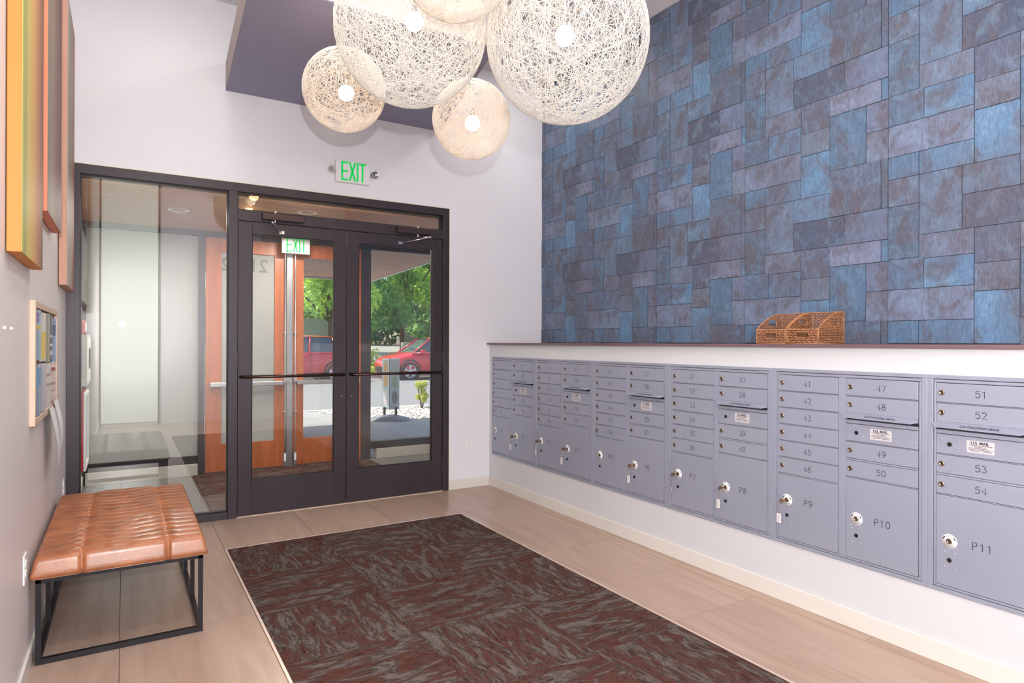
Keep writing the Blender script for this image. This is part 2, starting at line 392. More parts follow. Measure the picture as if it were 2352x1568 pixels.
# ---- floor: grout bed and tiles
floor = struct(boxobj('floor', (XL-.2, YB-.2, -.12), (3.9, YV+.06, -.004), M['grout']))
M['vtile'] = mat('dark_grey_tile', (112, 110, 108), .35, noise=(3, .12, (1, 1, 1), 6))
def floor_tile(x0, x1, y0, y1, m=None):
    g = .0014
    if x1-x0 < .02 or y1-y0 < .02: return
    c = ((x0+x1)/2, (y0+y1)/2, 0)
    return MB().box((x0+g, y0+g, -.006), (x1-g, y1-g, 0)).build('tile', m or M['tile'], floor, c)
RX0, RX1, RY1, RY0 = .593, 2.3365, 4.63, .38
tr = .012
def cols_y(y0, y1, off, ya, yb):
    ys = [ya]; k = math.floor((ya-off)/1.2)
    while True:
        k += 1; v = off + 1.2*k
        if v >= yb-1e-6: break
        if v > ya+1e-6: ys.append(v)
    return ys + [yb]
COLS = [(XL, -.013, 4.09), (-.013, .593-tr, 3.49), (.593-tr, 1.187, 4.69), (1.187, 1.797, 4.09+.6), (1.797, 2.3365+tr, 4.69), (2.3365+tr, 2.974, 3.495), (2.974, XR, 4.09)]
for x0, x1, off in COLS:
    inr = x0 > .5 and x1 < 2.4
    segs = [(YB, RY0-tr), (RY1+tr, 5.46)] if inr else [(YB, 5.46)]
    for ya, yb in segs:
        ys = cols_y(0, 0, off, ya, yb)
        for a, b in zip(ys, ys[1:]): floor_tile(x0, x1, a, b)
for x0, x1 in ((XL, -.013), (-.013, .6), (.6, 1.2), (1.2, 1.8), (1.8, 2.4), (2.4, 3.0), (3.0, 3.6)):
    for a, b in ((5.46, 6.1), (6.1, 7.3), (7.3, YV-.02)):
        if .6 <= x0 < 2.4: 
            if a >= 7.3: continue
            if a < 6: b = 5.62
            elif True: continue
        floor_tile(x0, x1, a, b, M['vtile'])
# ---- recessed carpet of loose squares, metal edging
rug = thing('carpet_mat', ((RX0+RX1)/2, (RY0+RY1)/2, 0), 'recessed brown and maroon carpet mat of streaked squares on the tiled floor', 'mat')
xs = [RX0, 1.205, 1.815, RX1]; ys = [RY1 - .597*i for i in range(8)]
for j in range(7):
    for i in range(3):
        x0, x1, y1, y0 = xs[i], xs[i+1], ys[j], ys[j+1]
        if y0 < RY0: y0 = RY0
        c = Vector(((x0+x1)/2, (y0+y1)/2, 0)); horiz = (i+j) % 2 == 1
        hx, hy = (x1-x0)/2-.0012, (y1-y0)/2-.0012
        if not horiz: hx, hy = hy, hx
        mb = MB().box((-hx, -hy, -.004), (hx, hy, .0055))
        me = bpy.data.meshes.new('carpet_square'); me.from_pydata(mb.v, [], mb.f); me.materials.append(M['carpet'])
        o = new_obj('carpet_square', me, rug, c); o.rotation_euler.z = 0 if horiz else PI/2
mb = MB()
for a, b in (((RX0-tr, RY0-tr), (RX0, RY1+tr)), ((RX1, RY0-tr), (RX1+tr, RY1+tr)), ((RX0, RY1), (RX1, RY1+tr)), ((RX0, RY0-tr), (RX1, RY0))):
    mb.box((a[0], a[1], -.004), (b[0], b[1], .007))
mb.build('edging', M['rug_trim'], rug)
mb = MB().box((.62, 5.63, -.004), (2.5, YV-.03, .005))
vm = mb.build('entry_mat', M['carpet']); tag(vm, 'plain brown entry mat on the vestibule floor behind the glass doors', 'mat')
# ---- walls
struct(boxobj('wall_left', (XL-.12, YB, 0), (XL, YV, ZC+.2), M['wall_left']))
FX0, FX1, FT = XL, 2.619, 2.655
mb = MB().box((XL, YE, FT), (3.9, YE+.14, ZC+.2)).box((FX1, YE, 0), (3.9, YE+.14, FT))
struct(mb.build('wall_front', M['wall']))
struct(boxobj('wall_back', (XL-.1, YB-.14, 0), (3.9, YB, ZC+.2), M['wall']))
struct(boxobj('wall_right_upper', (XU+.006, YB, 1.3), (XU+.2, YE, ZC+.2), mat('tile_backing', (60, 62, 72), .8)))
wu = bpy.data.objects['wall_right_upper']
# low wall with an opening for the mailboxes
MZ0, MZ1 = .313, 1.2595; MY0, MY1 = 1.454-.79, 5.376
mb = MB().box((XR, YB, 0), (XU+.1, YE, MZ0)).box((XR, YB, MZ1), (XU+.1, YE, 1.374)).box((XR, MY1, MZ0), (XU+.1, YE, MZ1)).box((XR, YB, MZ0), (XU+.1, MY0, MZ1)).box((XR+.05, MY0, MZ0), (XU+.1, MY1, MZ1))
struct(mb.build('wall_right', M['wall_low']))
struct(boxobj('trim_ledge', (3.028, YB, 1.374), (XU+.02, YE, 1.392), M['ledge'], bevel=.0015))
def baseb(name, a, b, side):
    struct(boxobj(name, a, b, M['base'], bevel=.003))
baseb('baseboard_right', (XR-.012, YB, 0), (XR, YE-.012, .092), 0)
baseb('baseboard_front', (FX1+.006, YE-.012, 0), (XR, YE, .092), 0)
baseb('baseboard_left', (XL, YB, 0), (XL+.012, YE-.004, .088), 0)
struct(boxobj('ceiling', (XL-.12, YB-.14, ZC), (3.9, YE+.14, ZC+.2), M['ceil']))
# hanging purple soffit panel
sof = struct(MB().prism([(.675, YE), (2.52, YE), (2.13, 3.70), (.585, 3.70)], 2, 3.374, 3.587).build('ceiling_soffit', [M['warmgrey']]))
uc = MB().prism([(.677, YE-.001), (2.51, YE-.001), (2.123, 3.704), (.589, 3.704)], 2, 3.368, 3.374).build('soffit_underside', M['purple'], sof)

# ---- blue hide tiles of the upper right wall
CELL = dict(
 A=(0, .168, .005, .13, (96, 128, 156)), B=(.168, .44, .005, .13, (104, 134, 164)), C=(.44, .64, .005, .27, (110, 152, 188)),
 D1=(.87, 1, .13, .303, (132, 138, 158)), D2=(0, .44, .13, .303, (136, 146, 172)), E=(.87, 1, .303, .468, (118, 122, 144)),
 F=(0, .195, .303, .473, (96, 112, 136)), G=(.195, .44, .303, .463, (104, 140, 174)), H=(.44, .64, .27, .411, (118, 122, 136)),
 I=(.44, .64, .411, .593, (98, 100, 118)), J=(.168, .44, .463, .593, (122, 128, 146)), K=(0, .168, .473, .767, (88, 112, 134)),
 L=(.96, 1, .468, .592, (92, 124, 150)), Mm=(.64, .96, .468, .592, (138, 140, 162)), N=(.64, .87, .135, .468, (90, 120, 146)),
 P1=(.3825, .738, .593, .77, (78, 82, 98)), P2=(.738, 1.0, .593, .77, (116, 124, 150)), R=(.168, .3825, .593, .92, (112, 128, 150)),
 U=(0, .168, .767, .92, (108, 116, 134)), Y=(.3825, .64, .77, .92, (106, 132, 158)), X=(.64, .96, .77, 1.05, (98, 104, 120)), O=(.96, 1.0, .77, 1.05, (92, 104, 122)))
SEAM = [6.2, 5.38, 4.578, 3.779, 2.924, 1.957, .99, .02, -.95]
PER = .915; ZT0 = 1.392
ntile = 0; far = MB()
for k in range(len(SEAM)-1):
    s0, s1 = SEAM[k], SEAM[k+1]
    for row in range(-1, 3):
        for q, (key, (u0, u1, z0, z1, colr)) in enumerate(CELL.items()):
            ya, yb = s0+(s1-s0)*u0, s0+(s1-s0)*u1          # ya > yb
            za, zb = ZT0+row*PER+z0, ZT0+row*PER+z1
            ya = min(ya, YE); za = max(za, ZT0); zb = min(zb, ZC)
            if ya-yb < .012 or zb-za < .008: continue
            h = random.Random(q*31+5); th = .0035+.005*h.random(); g = .0011
            tilt = .0012*(h.random()-.2)
            c = Vector((XU, (ya+yb)/2, (za+zb)/2))
            hw, hh = (ya-yb)/2-g, (zb-za)/2-g
            mb = MB(); vs = []
            for (sy, sz) in ((-1, -1), (1, -1), (1, 1), (-1, 1)):
                vs.append((XU+.006, c.y+sy*hw, c.z+sz*hh))
            for (sy, sz) in ((-1, -1), (1, -1), (1, 1), (-1, 1)):
                vs.append((XU+.003-th-tilt*sz, c.y+sy*(hw-.0006), c.z+sz*(hh-.0006)))
            mb.add(vs, [(0, 1, 2, 3), (7, 6, 5, 4), (0, 4, 5, 1), (1, 5, 6, 2), (2, 6, 7, 3), (3, 7, 4, 0)])
            if yb < .75:
                far.add(mb.v, mb.f); continue
            o = mb.build('wall_tile', M['hide'], wu, c); ntile += 1
            jr = random.Random(q*7+k*13+row*101); j = 1+.06*(jr.random()-.5)
            colr = tuple(.62*colr[i_]+.38*(98, 114, 140)[i_]-7 for i_ in range(3)); lc = s2l(colr); o.color = (lc[0]*j, lc[1]*j, lc[2]*j, (q*.137+.03*(k % 2)) % 1)
fo = far.build('wall_tile_field', M['hide'], wu, (XU, 0, 2.5)); fo['kind'] = 'stuff'; fo.color = (*s2l((104, 124, 150)), .3)

# ================================================================ STOREFRONT (lobby side)
BR = M['bronze']
fy0, fy1 = YE-.004, YE+.11
t1 = struct(thing('trim_storefront', (1.1, YE, 0), None, None))
def bar(name, a, b, parent, m=None, bv=.002): return boxobj(name, a, b, m or BR, parent, bevel=bv)
bar('head_rail', (FX0, fy0, 2.588), (FX1, fy1, FT), t1)
bar('jamb', (FX0, fy0, 0), (-.267, fy1, 2.588), t1)
bar('jamb', (2.557, fy0, 0), (FX1, fy1, 2.588), t1)
bar('mullion', (.70, fy0-.004, 0), (.768, fy1, 2.588), t1)
bar('transom_rail', (.768, fy0, 2.362), (2.557, fy1, 2.448), t1)
bar('sill_rail', (-.267, fy0, 0), (.70, fy1, .055), t1)
mb = MB().box((FX0, YE-.006, FT), (FX1+.006, YE, FT+.006)).box((FX1, YE-.006, 0), (FX1+.006, YE, FT))
mb.build('sealant_bead', M['caulk'], t1)
mb = MB().box((.768, YE-.004, 0), (2.557, YE+.1, .006)); mb.build('threshold', M['rug_trim'], t1)
def pane_window(name, x0, x1, z0, z1, y, gm, bead=True):
    w = struct(thing(name, ((x0+x1)/2, y, z0), None, None))
    MB().box((x0, y-.004, z0), (x1, y+.004, z1)).build('glass_pane', gm, w)
    if bead:
        b = .008; mb = MB()
        for a, c in (((x0, z0), (x1, z0+b)), ((x0, z1-b), (x1, z1)), ((x0, z0), (x0+b, z1)), ((x1-b, z0), (x1, z1))):
            mb.box((a[0], y-.022, a[1]), (c[0], y-.005, c[1]))
        mb.build('glazing_bead', M['bronze_dark'], w)
    return w
pane_window('window_1', -.267, .70, .055, 2.588, YE+.045, M['glassr'])
pane_window('window_2', .768, 2.557, 2.448, 2.588, YE+.045, M['glass'])

def lobby_door(name, x0, x1, hinge_left):
    d = struct(thing(name, ((x0+x1)/2, YE+.028, 0), None, None)); s = .104; y0, y1 = YE+.004, YE+.052; zt = 2.357; zb = .012
    bar('stile', (x0, y0, zb), (x0+s, y1, zt), d); bar('stile', (x1-s, y0, zb), (x1, y1, zt), d)
    bar('top_rail', (x0+s, y0, 2.26), (x1-s, y1, zt), d); bar('bottom_rail', (x0+s, y0, zb), (x1-s, y1, .293), d)
    MB().box((x0+s, YE+.024, .293), (x1-s, YE+.032, 2.26)).build('glass_pane', M['glass'], d)
    b = .006; mb = MB()
    for a, c in (((x0+s, .293), (x1-s, .293+b)), ((x0+s, 2.26-b), (x1-s, 2.26)), ((x0+s, .293), (x0+s+b, 2.26)), ((x1-s-b, .293), (x1-s, 2.26))):
        mb.box((a[0], y0+.006, a[1]), (c[0], YE+.023, c[1]))
    mb.build('glazing_bead', M['bronze_dark'], d)
    # push bar
    yb = YE-.055; a, c = x0+.018, x1-.028
    if not hinge_left: a, c = x0+.028, x1-.018
    P = [(a, y0, 1.117), (a+.004, yb+.018, 1.117), (a+.022, yb, 1.117), (c-.022, yb, 1.117), (c-.004, yb+.018, 1.117), (c, y0, 1.117)]
    MB().tube(P, .0125, 10).build('push_bar', M['bar'], d)
    # pull handle on the far side
    hx = x1-.05 if hinge_left else x0+.05
    MB().tube([(hx, y1, 1.08), (hx, y1+.055, 1.065), (hx, y1+.062, 1.04), (hx, y1+.062, .86), (hx, y1+.055, .835), (hx, y1, .82)], .011, 8).build('pull_handle', M['bar'], d)
    for dz in (0, .05):
        pass
    MB().cyl((hx+.012*(1 if hinge_left else -1), y0-.003, .93), (hx+.012*(1 if hinge_left else -1), y0+.001, .93), .004, n=8).build('thumb_screw', M['chrome'], d)
    for z in (.25, 1.25, 2.2):
        px = x0-.002 if hinge_left else x1+.002
        MB().cyl((px, y0-.004, z-.055), (px, y0-.004, z+.055), .006, n=8).build('hinge', BR, d)
    return d
dL = lobby_door('door_1', .772, 1.641, True)
dR = lobby_door('door_2', 1.647, 2.552, False)
def closer(x0, x1, arm, parent):
    c = MB(); bevelled(c, (x0, YE-.062, 2.378), (x1, YE-.004, 2.432), .004)
    c = c.build('door_closer', mat('closer_cover', (74, 58, 58), .35, .6), t1)
    px = x0+(x1-x0)*arm[0]
    MB().cyl((px, YE-.035, 2.355), (px, YE-.035, 2.452), .011, n=12).build('spindle', M['chrome'], c)
    p = [Vector(q) for q in arm[1]]
    mb = MB().tube([(px, YE-.035, 2.355), p[0]], .008, 8).tube([p[0], p[1]], .0065, 8).sphere(p[0], .013, 10, 8)
    mb.box((p[1].x-.02, YE-.012, p[1].z-.012), (p[1].x+.02, YE+.004, p[1].z+.012))
    mb.build('closer_arm', M['chrome'], c)
closer(.945, 1.27, (.30, [(1.00, YE-.16, 2.338), (1.10, YE-.004, 2.29)]), dL)
closer(2.085, 2.41, (.62, [(2.36, YE-.14, 2.345), (2.13, YE-.004, 2.292)]), dR)

# ---- exit signs
def strokes_exit(mb, o, X, Y, N, h, w, off):
    def rect(x0, y0, x1, y1): mb.ribbon([(x0, y0), (x1, y1)], w, o, X, Y, N, off)
    u = h*.30; g = h*.42; x = 0
    rect(x, 0, x, h)
    for k in (0, .5, 1): rect(x, k*h, x+u, k*h)
    x = g+h*.06; rect(x-.02*h, 0, x+u*.95, h); rect(x+u*.95, 0, x-.02*h, h)
    x = g+h*.06+g+.02*h; rect(x, 0, x, h)
    x = x+h*.15; rect(x, h, x+u*1.05, h); rect(x+u*.52, 0, x+u*.52, h)
    return mb
def exit_sign(x0, x1, z0, z1, yb, d, label, heads):
    s = thing('exit_sign', ((x0+x1)/2, yb, z0), label, 'sign')
    mb = MB(); bevelled(mb, (x0, yb-d, z0), (x1, yb, z1), .005); mb.build('housing', M['white'], s)
    h = (z1-z0)*.78; wtot = h*.42*2+h*.08+h*.15+h*.32
    strokes_exit(MB(), ((x0+x1)/2-wtot/2+.004, yb-d, z0+(z1-z0)*.12), (1, 0, 0), (0, 0, 1), (0, -1, 0), h, h*.115, .0012).build('lettering', M['green'], s)
    if heads:
        for sx, hx in ((-1, x0-.03), (1, x1+.045)):
            hd = MB().lathe((hx, yb-.03, (z0+z1)/2+.005), (.15*sx, -1, -.12), [(.004, -.03), (.026, -.022), (.031, 0), (.031, .022), (.027, .024), (.024, .014), (.0, .008)], 20)
            hd.cyl((hx-sx*.02, yb-.02, (z0+z1)/2-.01), (x0 if sx < 0 else x1, yb-.02, (z0+z1)/2-.015), .007, n=8)
            hd = hd.build('lamp_head', M['steel'], s)
    return s
exit_sign(1.533, 1.832, 2.765, 2.952, YE, .045, 'green EXIT sign with two small lamp heads on white wall above the lobby doors', True)
exit_sign(1.475, 1.775, 2.372, 2.557, YV-.12, .05, 'green EXIT sign hanging inside the vestibule above the wooden doors', False)

def outlet(loc, axis, label, toggles=True):
    o = thing('wall_outlet', loc, label, 'outlet'); x, y, z = loc
    mb = MB()
    if axis == 'x': bevelled(mb, (x, y-.037, z-.06), (x+.006, y+.037, z+.06), .0025)
    else: bevelled(mb, (x-.037, y-.006, z-.06), (x+.037, y, z+.06), .0025)
    mb.build('cover_plate', M['white'], o)
    for dz in (-.02, .02):
        mb = MB()
        if axis == 'x': mb.cyl((x+.005, y, z+dz), (x+.009, y, z+dz), .0165, n=16)
        else: mb.cyl((x, y-.005, z+dz), (x, y-.009, z+dz), .0165, n=16)
        so = mb.build('socket', M['white'], o)
        mb = MB()
        for d in (-.006, .006):
            if axis == 'x': mb.box((x+.009, y+d-.001, z+dz-.003), (x+.0095, y+d+.001, z+dz+.006))
            else: mb.box((x+d-.001, y-.0095, z+dz-.003), (x+d+.001, y-.009, z+dz+.006))
        mb.build('slot', M['lockdark'], so)
outlet((2.835, YE, .437), 'y', 'white outlet on the white wall beside the glass doors')
outlet((XL, 3.25, .468), 'x', 'white outlet on the left wall beside the bench\'s near end')
outlet((XL, 5.18, .415), 'x', 'white outlet on the left wall beside the storefront frame')
for y, l in ((2.709, 'tiny white wall anchor on the left wall, nearer the picture edge of a pair'), (2.862, 'tiny white wall anchor on the left wall, nearer the notice board of a pair')):
    tag(MB().lathe((XL, y, 1.44), (1, 0, 0), [(0, .007), (.005, .006), (.006, 0)], 12).build('wall_anchor', M['white'], None, (XL, y, 1.44)), l, 'anchor')

# ================================================================ MAILBOXES
MAIL = M['mail']
def arc(cx, cy, rx, ry, a0, a1, n=10):
    return [(cx+rx*math.cos(R_(a0+(a1-a0)*i/n)), cy+ry*math.sin(R_(a0+(a1-a0)*i/n))) for i in range(n+1)]
GL = {
 '0': [arc(.32, .5, .28, .5, 0, 360, 20)], '1': [[(.14, .82), (.36, 1), (.36, 0)]],
 '2': [arc(.32, .72, .28, .28, 165, -35, 10)+[(.04, 0), (.62, 0)]],
 '3': [[(.06, 1), (.58, 1), (.3, .6)]+arc(.3, .3, .3, .3, 90, -150, 12)],
 '4': [[(.46, 0), (.46, 1), (.03, .3), (.64, .3)]], '5': [[(.56, 1), (.12, 1), (.07, .56)]+arc(.31, .33, .3, .33, 130, -145, 12)],
 '6': [arc(.32, .31, .28, .31, 0, 360, 16), [(.52, 1)]+arc(.46, .4, .42, .55, 120, 180, 5)],
 '7': [[(.05, 1), (.6, 1), (.24, 0)]], '8': [arc(.32, .75, .22, .25, 0, 360, 14), arc(.32, .25, .29, .25, 0, 360, 16)],
 '9': [arc(.32, .69, .28, .31, 0, 360, 16), [(.12, 0)]+arc(.18, .6, .42, .55, -60, 0, 5)],
 'P': [[(.08, 0), (.08, 1), (.35, 1)]+arc(.35, .75, .24, .25, 90, -90, 8)+[(.08, .5)]]}
def number(txt, y, z, x, h, parent):
    """engraved single-line figures on a face looking towards -X"""
    mb = MB(); adv = h*.86 if len(txt) < 4 else h*.9; tot = adv*(len(txt)-1)+h*.64; cx = -tot/2
    for ch in txt:
        for pl in GL[ch]:
            mb.ribbon([(cx+a*h, b*h-h/2) for a, b in pl], h*.10, (x, y, z), (0, -1, 0), (0, 0, 1), (-1, 0, 0), .0006)
        cx += adv
    return mb.build('number', M['ink'], parent)
def text_mesh(s, size, shear=0, offs=0.0):
    cu = bpy.data.curves.new('t', 'FONT'); cu.body = s; cu.size = size; cu.shear = shear; cu.offset = offs; cu.align_x = 'CENTER'; cu.align_y = 'CENTER'; cu.resolution_u = 3
    o = bpy.data.objects.new('t', cu); COL.objects.link(o); bpy.context.view_layer.update()
    me = bpy.data.meshes.new_from_object(o); bpy.data.objects.remove(o); bpy.data.curves.remove(cu)
    mb = MB(); mb.add([tuple(v.co) for v in me.vertices], [tuple(p.vertices) for p in me.polygons]); bpy.data.meshes.remove(me)
    return mb
TXT = {}
def text_obj(key, s, size, name, m, parent, o, X, Y, shear=0, offs=0.0):
    if key not in TXT: TXT[key] = text_mesh(s, size, shear, offs)
    t = TXT[key]; o = Vector(o); X = Vector(X); Y = Vector(Y)
    mb = MB(); mb.add([o+X*v[0]+Y*v[1] for v in t.v], t.f); return mb.build(name, m, parent)
FXm = XR-.006                      # face plane of the doors
def lock(y, z, r, parent, x=FXm, m=None, name='lock'):
    mb = MB().lathe((x, y, z), (-1, 0, 0), [(r*1.0, 0), (r, .003), (r*.82, .005), (r*.62, .0055), (r*.55, .004), (0, .004)], 16)
    mb.mi = 1; mb.box((x-.0046, y-.0012, z-.005), (x-.0038, y+.0012, z+.005))
    return mb.build(name, [m or M['lock'], M['lockdark']], parent)
def rivets(pts, parent, x=FXm):
    for y, z in pts:
        MB().lathe((x, y, z), (-1, 0, 0), [(.0052, 0), (.0045, .0012), (.0025, .002), (0, .0023)], 10).build('rivet', MAIL, parent)
def mdoor(yl, w, zt, h, num, unit):
    mb = MB(); bevelled(mb, (FXm, yl-w, zt-h), (FXm+.012, yl, zt), .0012)
    d = mb.build('mailbox_door', MAIL, unit); lock(yl-.022, zt-h*.5, .0125, d); number(num, yl-.171, zt-h*.5, FXm, .028, d)
    return d
def pdoor(yl, w, zt, zb, num, unit):
    mb = MB(); bevelled(mb, (FXm, yl-w, zb), (FXm+.012, yl, zt), .0012)
    d = mb.build('parcel_door', MAIL, unit); zl = .553; y = yl-.053
    if zt > .71: zl = .541
    mb = MB().lathe((FXm, y, zl), (-1, 0, 0), [(.031, 0), (.031, .0012), (0, .0014)], 28); mb.build('lock_plate', M['white'], d)
    for a0, a1 in ((20, 42), (138, 160)):
        MB().ribbon(arc(0, 0, .0245, .0245, a0, a1, 4), .0045, (FXm-.002, y, zl), (0, -1, 0), (0, 0, 1), (-1, 0, 0), .0003).build('arrow_mark', M['ink'], d)
    mb = MB()
    for rr in (.018, .022, .026): mb.ribbon(arc(0, 0, rr, rr, 215, 325, 10), .0011, (FXm-.002, y, zl), (0, -1, 0), (0, 0, 1), (-1, 0, 0), .0003)
    mb.build('fine_print', M['labelink'], d)
    for i, ch in enumerate('OPEN'):
        a = R_(90+26-i*17.5); X = Vector((0, -math.sin(a), math.cos(a))); Yv = Vector((0, -math.cos(a), math.sin(a)))
        text_obj('O'+ch, ch, .0095, 'lettering', M['labelink'], d, Vector((FXm-.0024, y-math.cos(a)*.0235, zl+math.sin(a)*.0235)), X, Yv)
    lock(y, zl, .0125, d, FXm-.001, M['lock']); lock(y, zl-.082, .0095, d, FXm, M['lockdark'], 'service_lock')
    rivets([(y+.021, zl-.05), (y-.021, zl-.05), (y+.021, zl-.115), (y-.021, zl-.115)], d)
    number(num, yl-.176, zl+.004, FXm, .031, d)
    return (y, zl)
DH, DP, W1 = .083, .0892, .338
def shelf(yl, w, z0, z1, unit):
    MB().box((XR-.0045, yl-w, z0+.0019), (XR+.012, yl, z1-.0019)).build('shelf_edge', MAIL, unit)
def column_a(yl, nums, pnum, unit):
    for k in range(5): shelf(yl, W1, 1.224-DP*(k+1), 1.224-DP*k-DH, unit)
    shelf(yl, W1, .687, 1.224-DP*5-DH, unit)
    for k, nn in enumerate(nums): mdoor(yl, W1, 1.224-DP*k, DH, str(nn), unit)
    return pdoor(yl, W1, .687, .345, pnum, unit)
def column_b(yl, nums, pnum, unit):
    w = .335
    for z0, z1 in ((1.135, 1.141), (.912, .918), (.822, .833), (.736, .743)): shelf(yl, w, z0, z1, unit)
    mdoor(yl, w, 1.224, DH, str(nums[0]), unit); mdoor(yl, w, 1.135, .079, str(nums[1]), unit)
    # outgoing mail hood
    hd = MB(); a, b = yl+.018, yl-w
    prof = [(FXm+.004, 1.053), (FXm-.004, 1.050), (FXm-.029, 1.036), (FXm-.029, 1.0315), (FXm, 1.038), (FXm+.004, 1.038)]
    n = len(prof); vs = [(p[0], a, p[1]) for p in prof]+[(p[0], b, p[1]) for p in prof]
    vs[2] = (prof[2][0], a-.02, prof[2][1]); vs[3] = (prof[3][0], a-.02, prof[3][1]); vs[n+2] = (prof[2][0], b+.02, prof[2][1]); vs[n+3] = (prof[3][0], b+.02, prof[3][1])
    hd.add(vs, [tuple(range(n))[::-1], tuple(range(n, 2*n))]+[(i, (i+1) % n, n+(i+1) % n, n+i) for i in range(n)])
    hd = hd.build('mail_slot_hood', MAIL, unit)
    up_ = Vector((.025, 0, .014)).normalized()
    text_obj('out', 'OUTGOING MAIL', .0185, 'lettering', M['ink'], hd, (FXm-.017, (a+b)/2-.012, 1.0436), (0, -1, 0), up_, shear=.25, offs=.0004)
    MB().box((FXm+.0005, a-.045, 1.0205), (FXm+.004, b+.03, 1.0350)).build('mail_slot', M['gap'], unit)
    for z0, z1 in ((1.0045, 1.0205), (1.0350, 1.0555)): MB().box((XR-.0045, yl-w, z0), (XR+.012, yl, z1)).build('shelf_edge', MAIL, unit)
    p = MB(); bevelled(p, (FXm, yl-w, .918), (FXm+.012, yl, 1.002), .0012); p = p.build('collection_panel', MAIL, unit)
    lock(yl-.053, .960, .0095, p, FXm, M['lockdark'])
    rivets([(yl-.020, .978), (yl-.020, .944), (yl-.086, .978), (yl-.086, .944), (yl-w+.012, .978), (yl-w+.012, .944)], p)
    lb = MB().box((FXm-.001, yl-.22, .937), (FXm, yl-.119, .988)).build('mail_label', M['label'], p)
    text_obj('us', 'U.S. MAIL', .0165, 'lettering', M['ink'], p, (FXm-.0014, yl-.168, .978), (0, -1, 0), (0, 0, 1), offs=.0006)
    mb = MB()
    for i, (a0, a1) in enumerate(((-.04, .042), (-.022, .02), (-.042, .03), (-.044, .044), (-.036, -.002), (.006, .04))):
        z = .9685-.0058*min(i, 4)
        mb.ribbon([(a0, 0), (a1, 0)], .0022, (FXm-.0011, yl-.17, z), (0, -1, 0), (0, 0, 1), (-1, 0, 0), .0003)
    mb.build('fine_print', M['labelink'], p)
    mdoor(yl, w, .912, .079, str(nums[2]), unit); mdoor(yl, w, .822, .079, str(nums[3]), unit)
    return pdoor(yl, w, .736, .345, pnum, unit)
KEYS = {}
def mail_unit(n, label, cols):
    ya = min(5.404-.79*n, MY1); yb = 5.404-.79*(n+1)
    u = thing('mailbox_unit', (XR, (ya+yb)/2, MZ0), label, 'mailbox', 'grey mailbox units set in the low wall')
    L = 5.404-.79*n-.035
    x0, x1 = XR-.008, XR+.02
    f = MB(); bevelled(f, (x0, yb, 1.242), (x1, ya, MZ1), .002); bevelled(f, (x0, yb, MZ0), (x1, ya, .331), .002)
    bevelled(f, (x0, L+.012, .331), (x1, ya, 1.242), .002); bevelled(f, (x0, yb, .331), (x1, yb+.026, 1.242), .002)
    f.build('frame', MAIL, u)
    inner = MB(); xi0, xi1 = XR-.005, XR+.015
    bevelled(inner, (xi0, yb+.028, 1.2265), (xi1, L+.010, 1.2395), .0015); bevelled(inner, (xi0, yb+.028, .3335), (xi1, L+.010, .3425), .0015)
    bevelled(inner, (xi0, L+.002, .343), (xi1, L+.010, 1.226), .0015); bevelled(inner, (xi0, yb+.028, .343), (xi1, L-.718, 1.226), .0015)
    if True: bevelled(inner, (xi0, L-.378, .343), (xi1, L-.340, 1.226), .0015)
    inner.build('inner_frame', MAIL, u)
    MB().box((XR+.012, yb+.002, MZ0+.01), (XR+.04, ya-.002, MZ1-.01)).build('backing', M['gap'], u)
    for k, (kind, nums, pn) in enumerate(cols):
        yl = L-.38*k
        KEYS[pn] = (column_a if kind == 'A' else column_b)(yl, nums, pn, u)
    return u
mail_unit(0, 'grey wall mailbox unit with doors 1 to 10 and parcel lockers P1 and P2', [('A', range(1, 7), 'P1'), ('B', (7, 8, 9, 10), 'P2')])
mail_unit(1, 'grey wall mailbox unit with doors 11 to 20 and parcel lockers P3 and P4', [('A', range(11, 17), 'P3'), ('B', (17, 18, 19, 20), 'P4')])
mail_unit(2, 'grey wall mailbox unit with doors 21 to 30 and parcel lockers P5 and P6', [('A', range(21, 27), 'P5'), ('B', (27, 28, 29, 30), 'P6')])
mail_unit(3, 'grey wall mailbox unit with doors 31 to 40 and parcel lockers P7 and P8', [('A', range(31, 37), 'P7'), ('B', (37, 38, 39, 40), 'P8')])
mail_unit(4, 'grey wall mailbox unit with doors 41 to 50 and parcel lockers P9 and P10', [('A', range(41, 47), 'P9'), ('B', (47, 48, 49, 50), 'P10')])
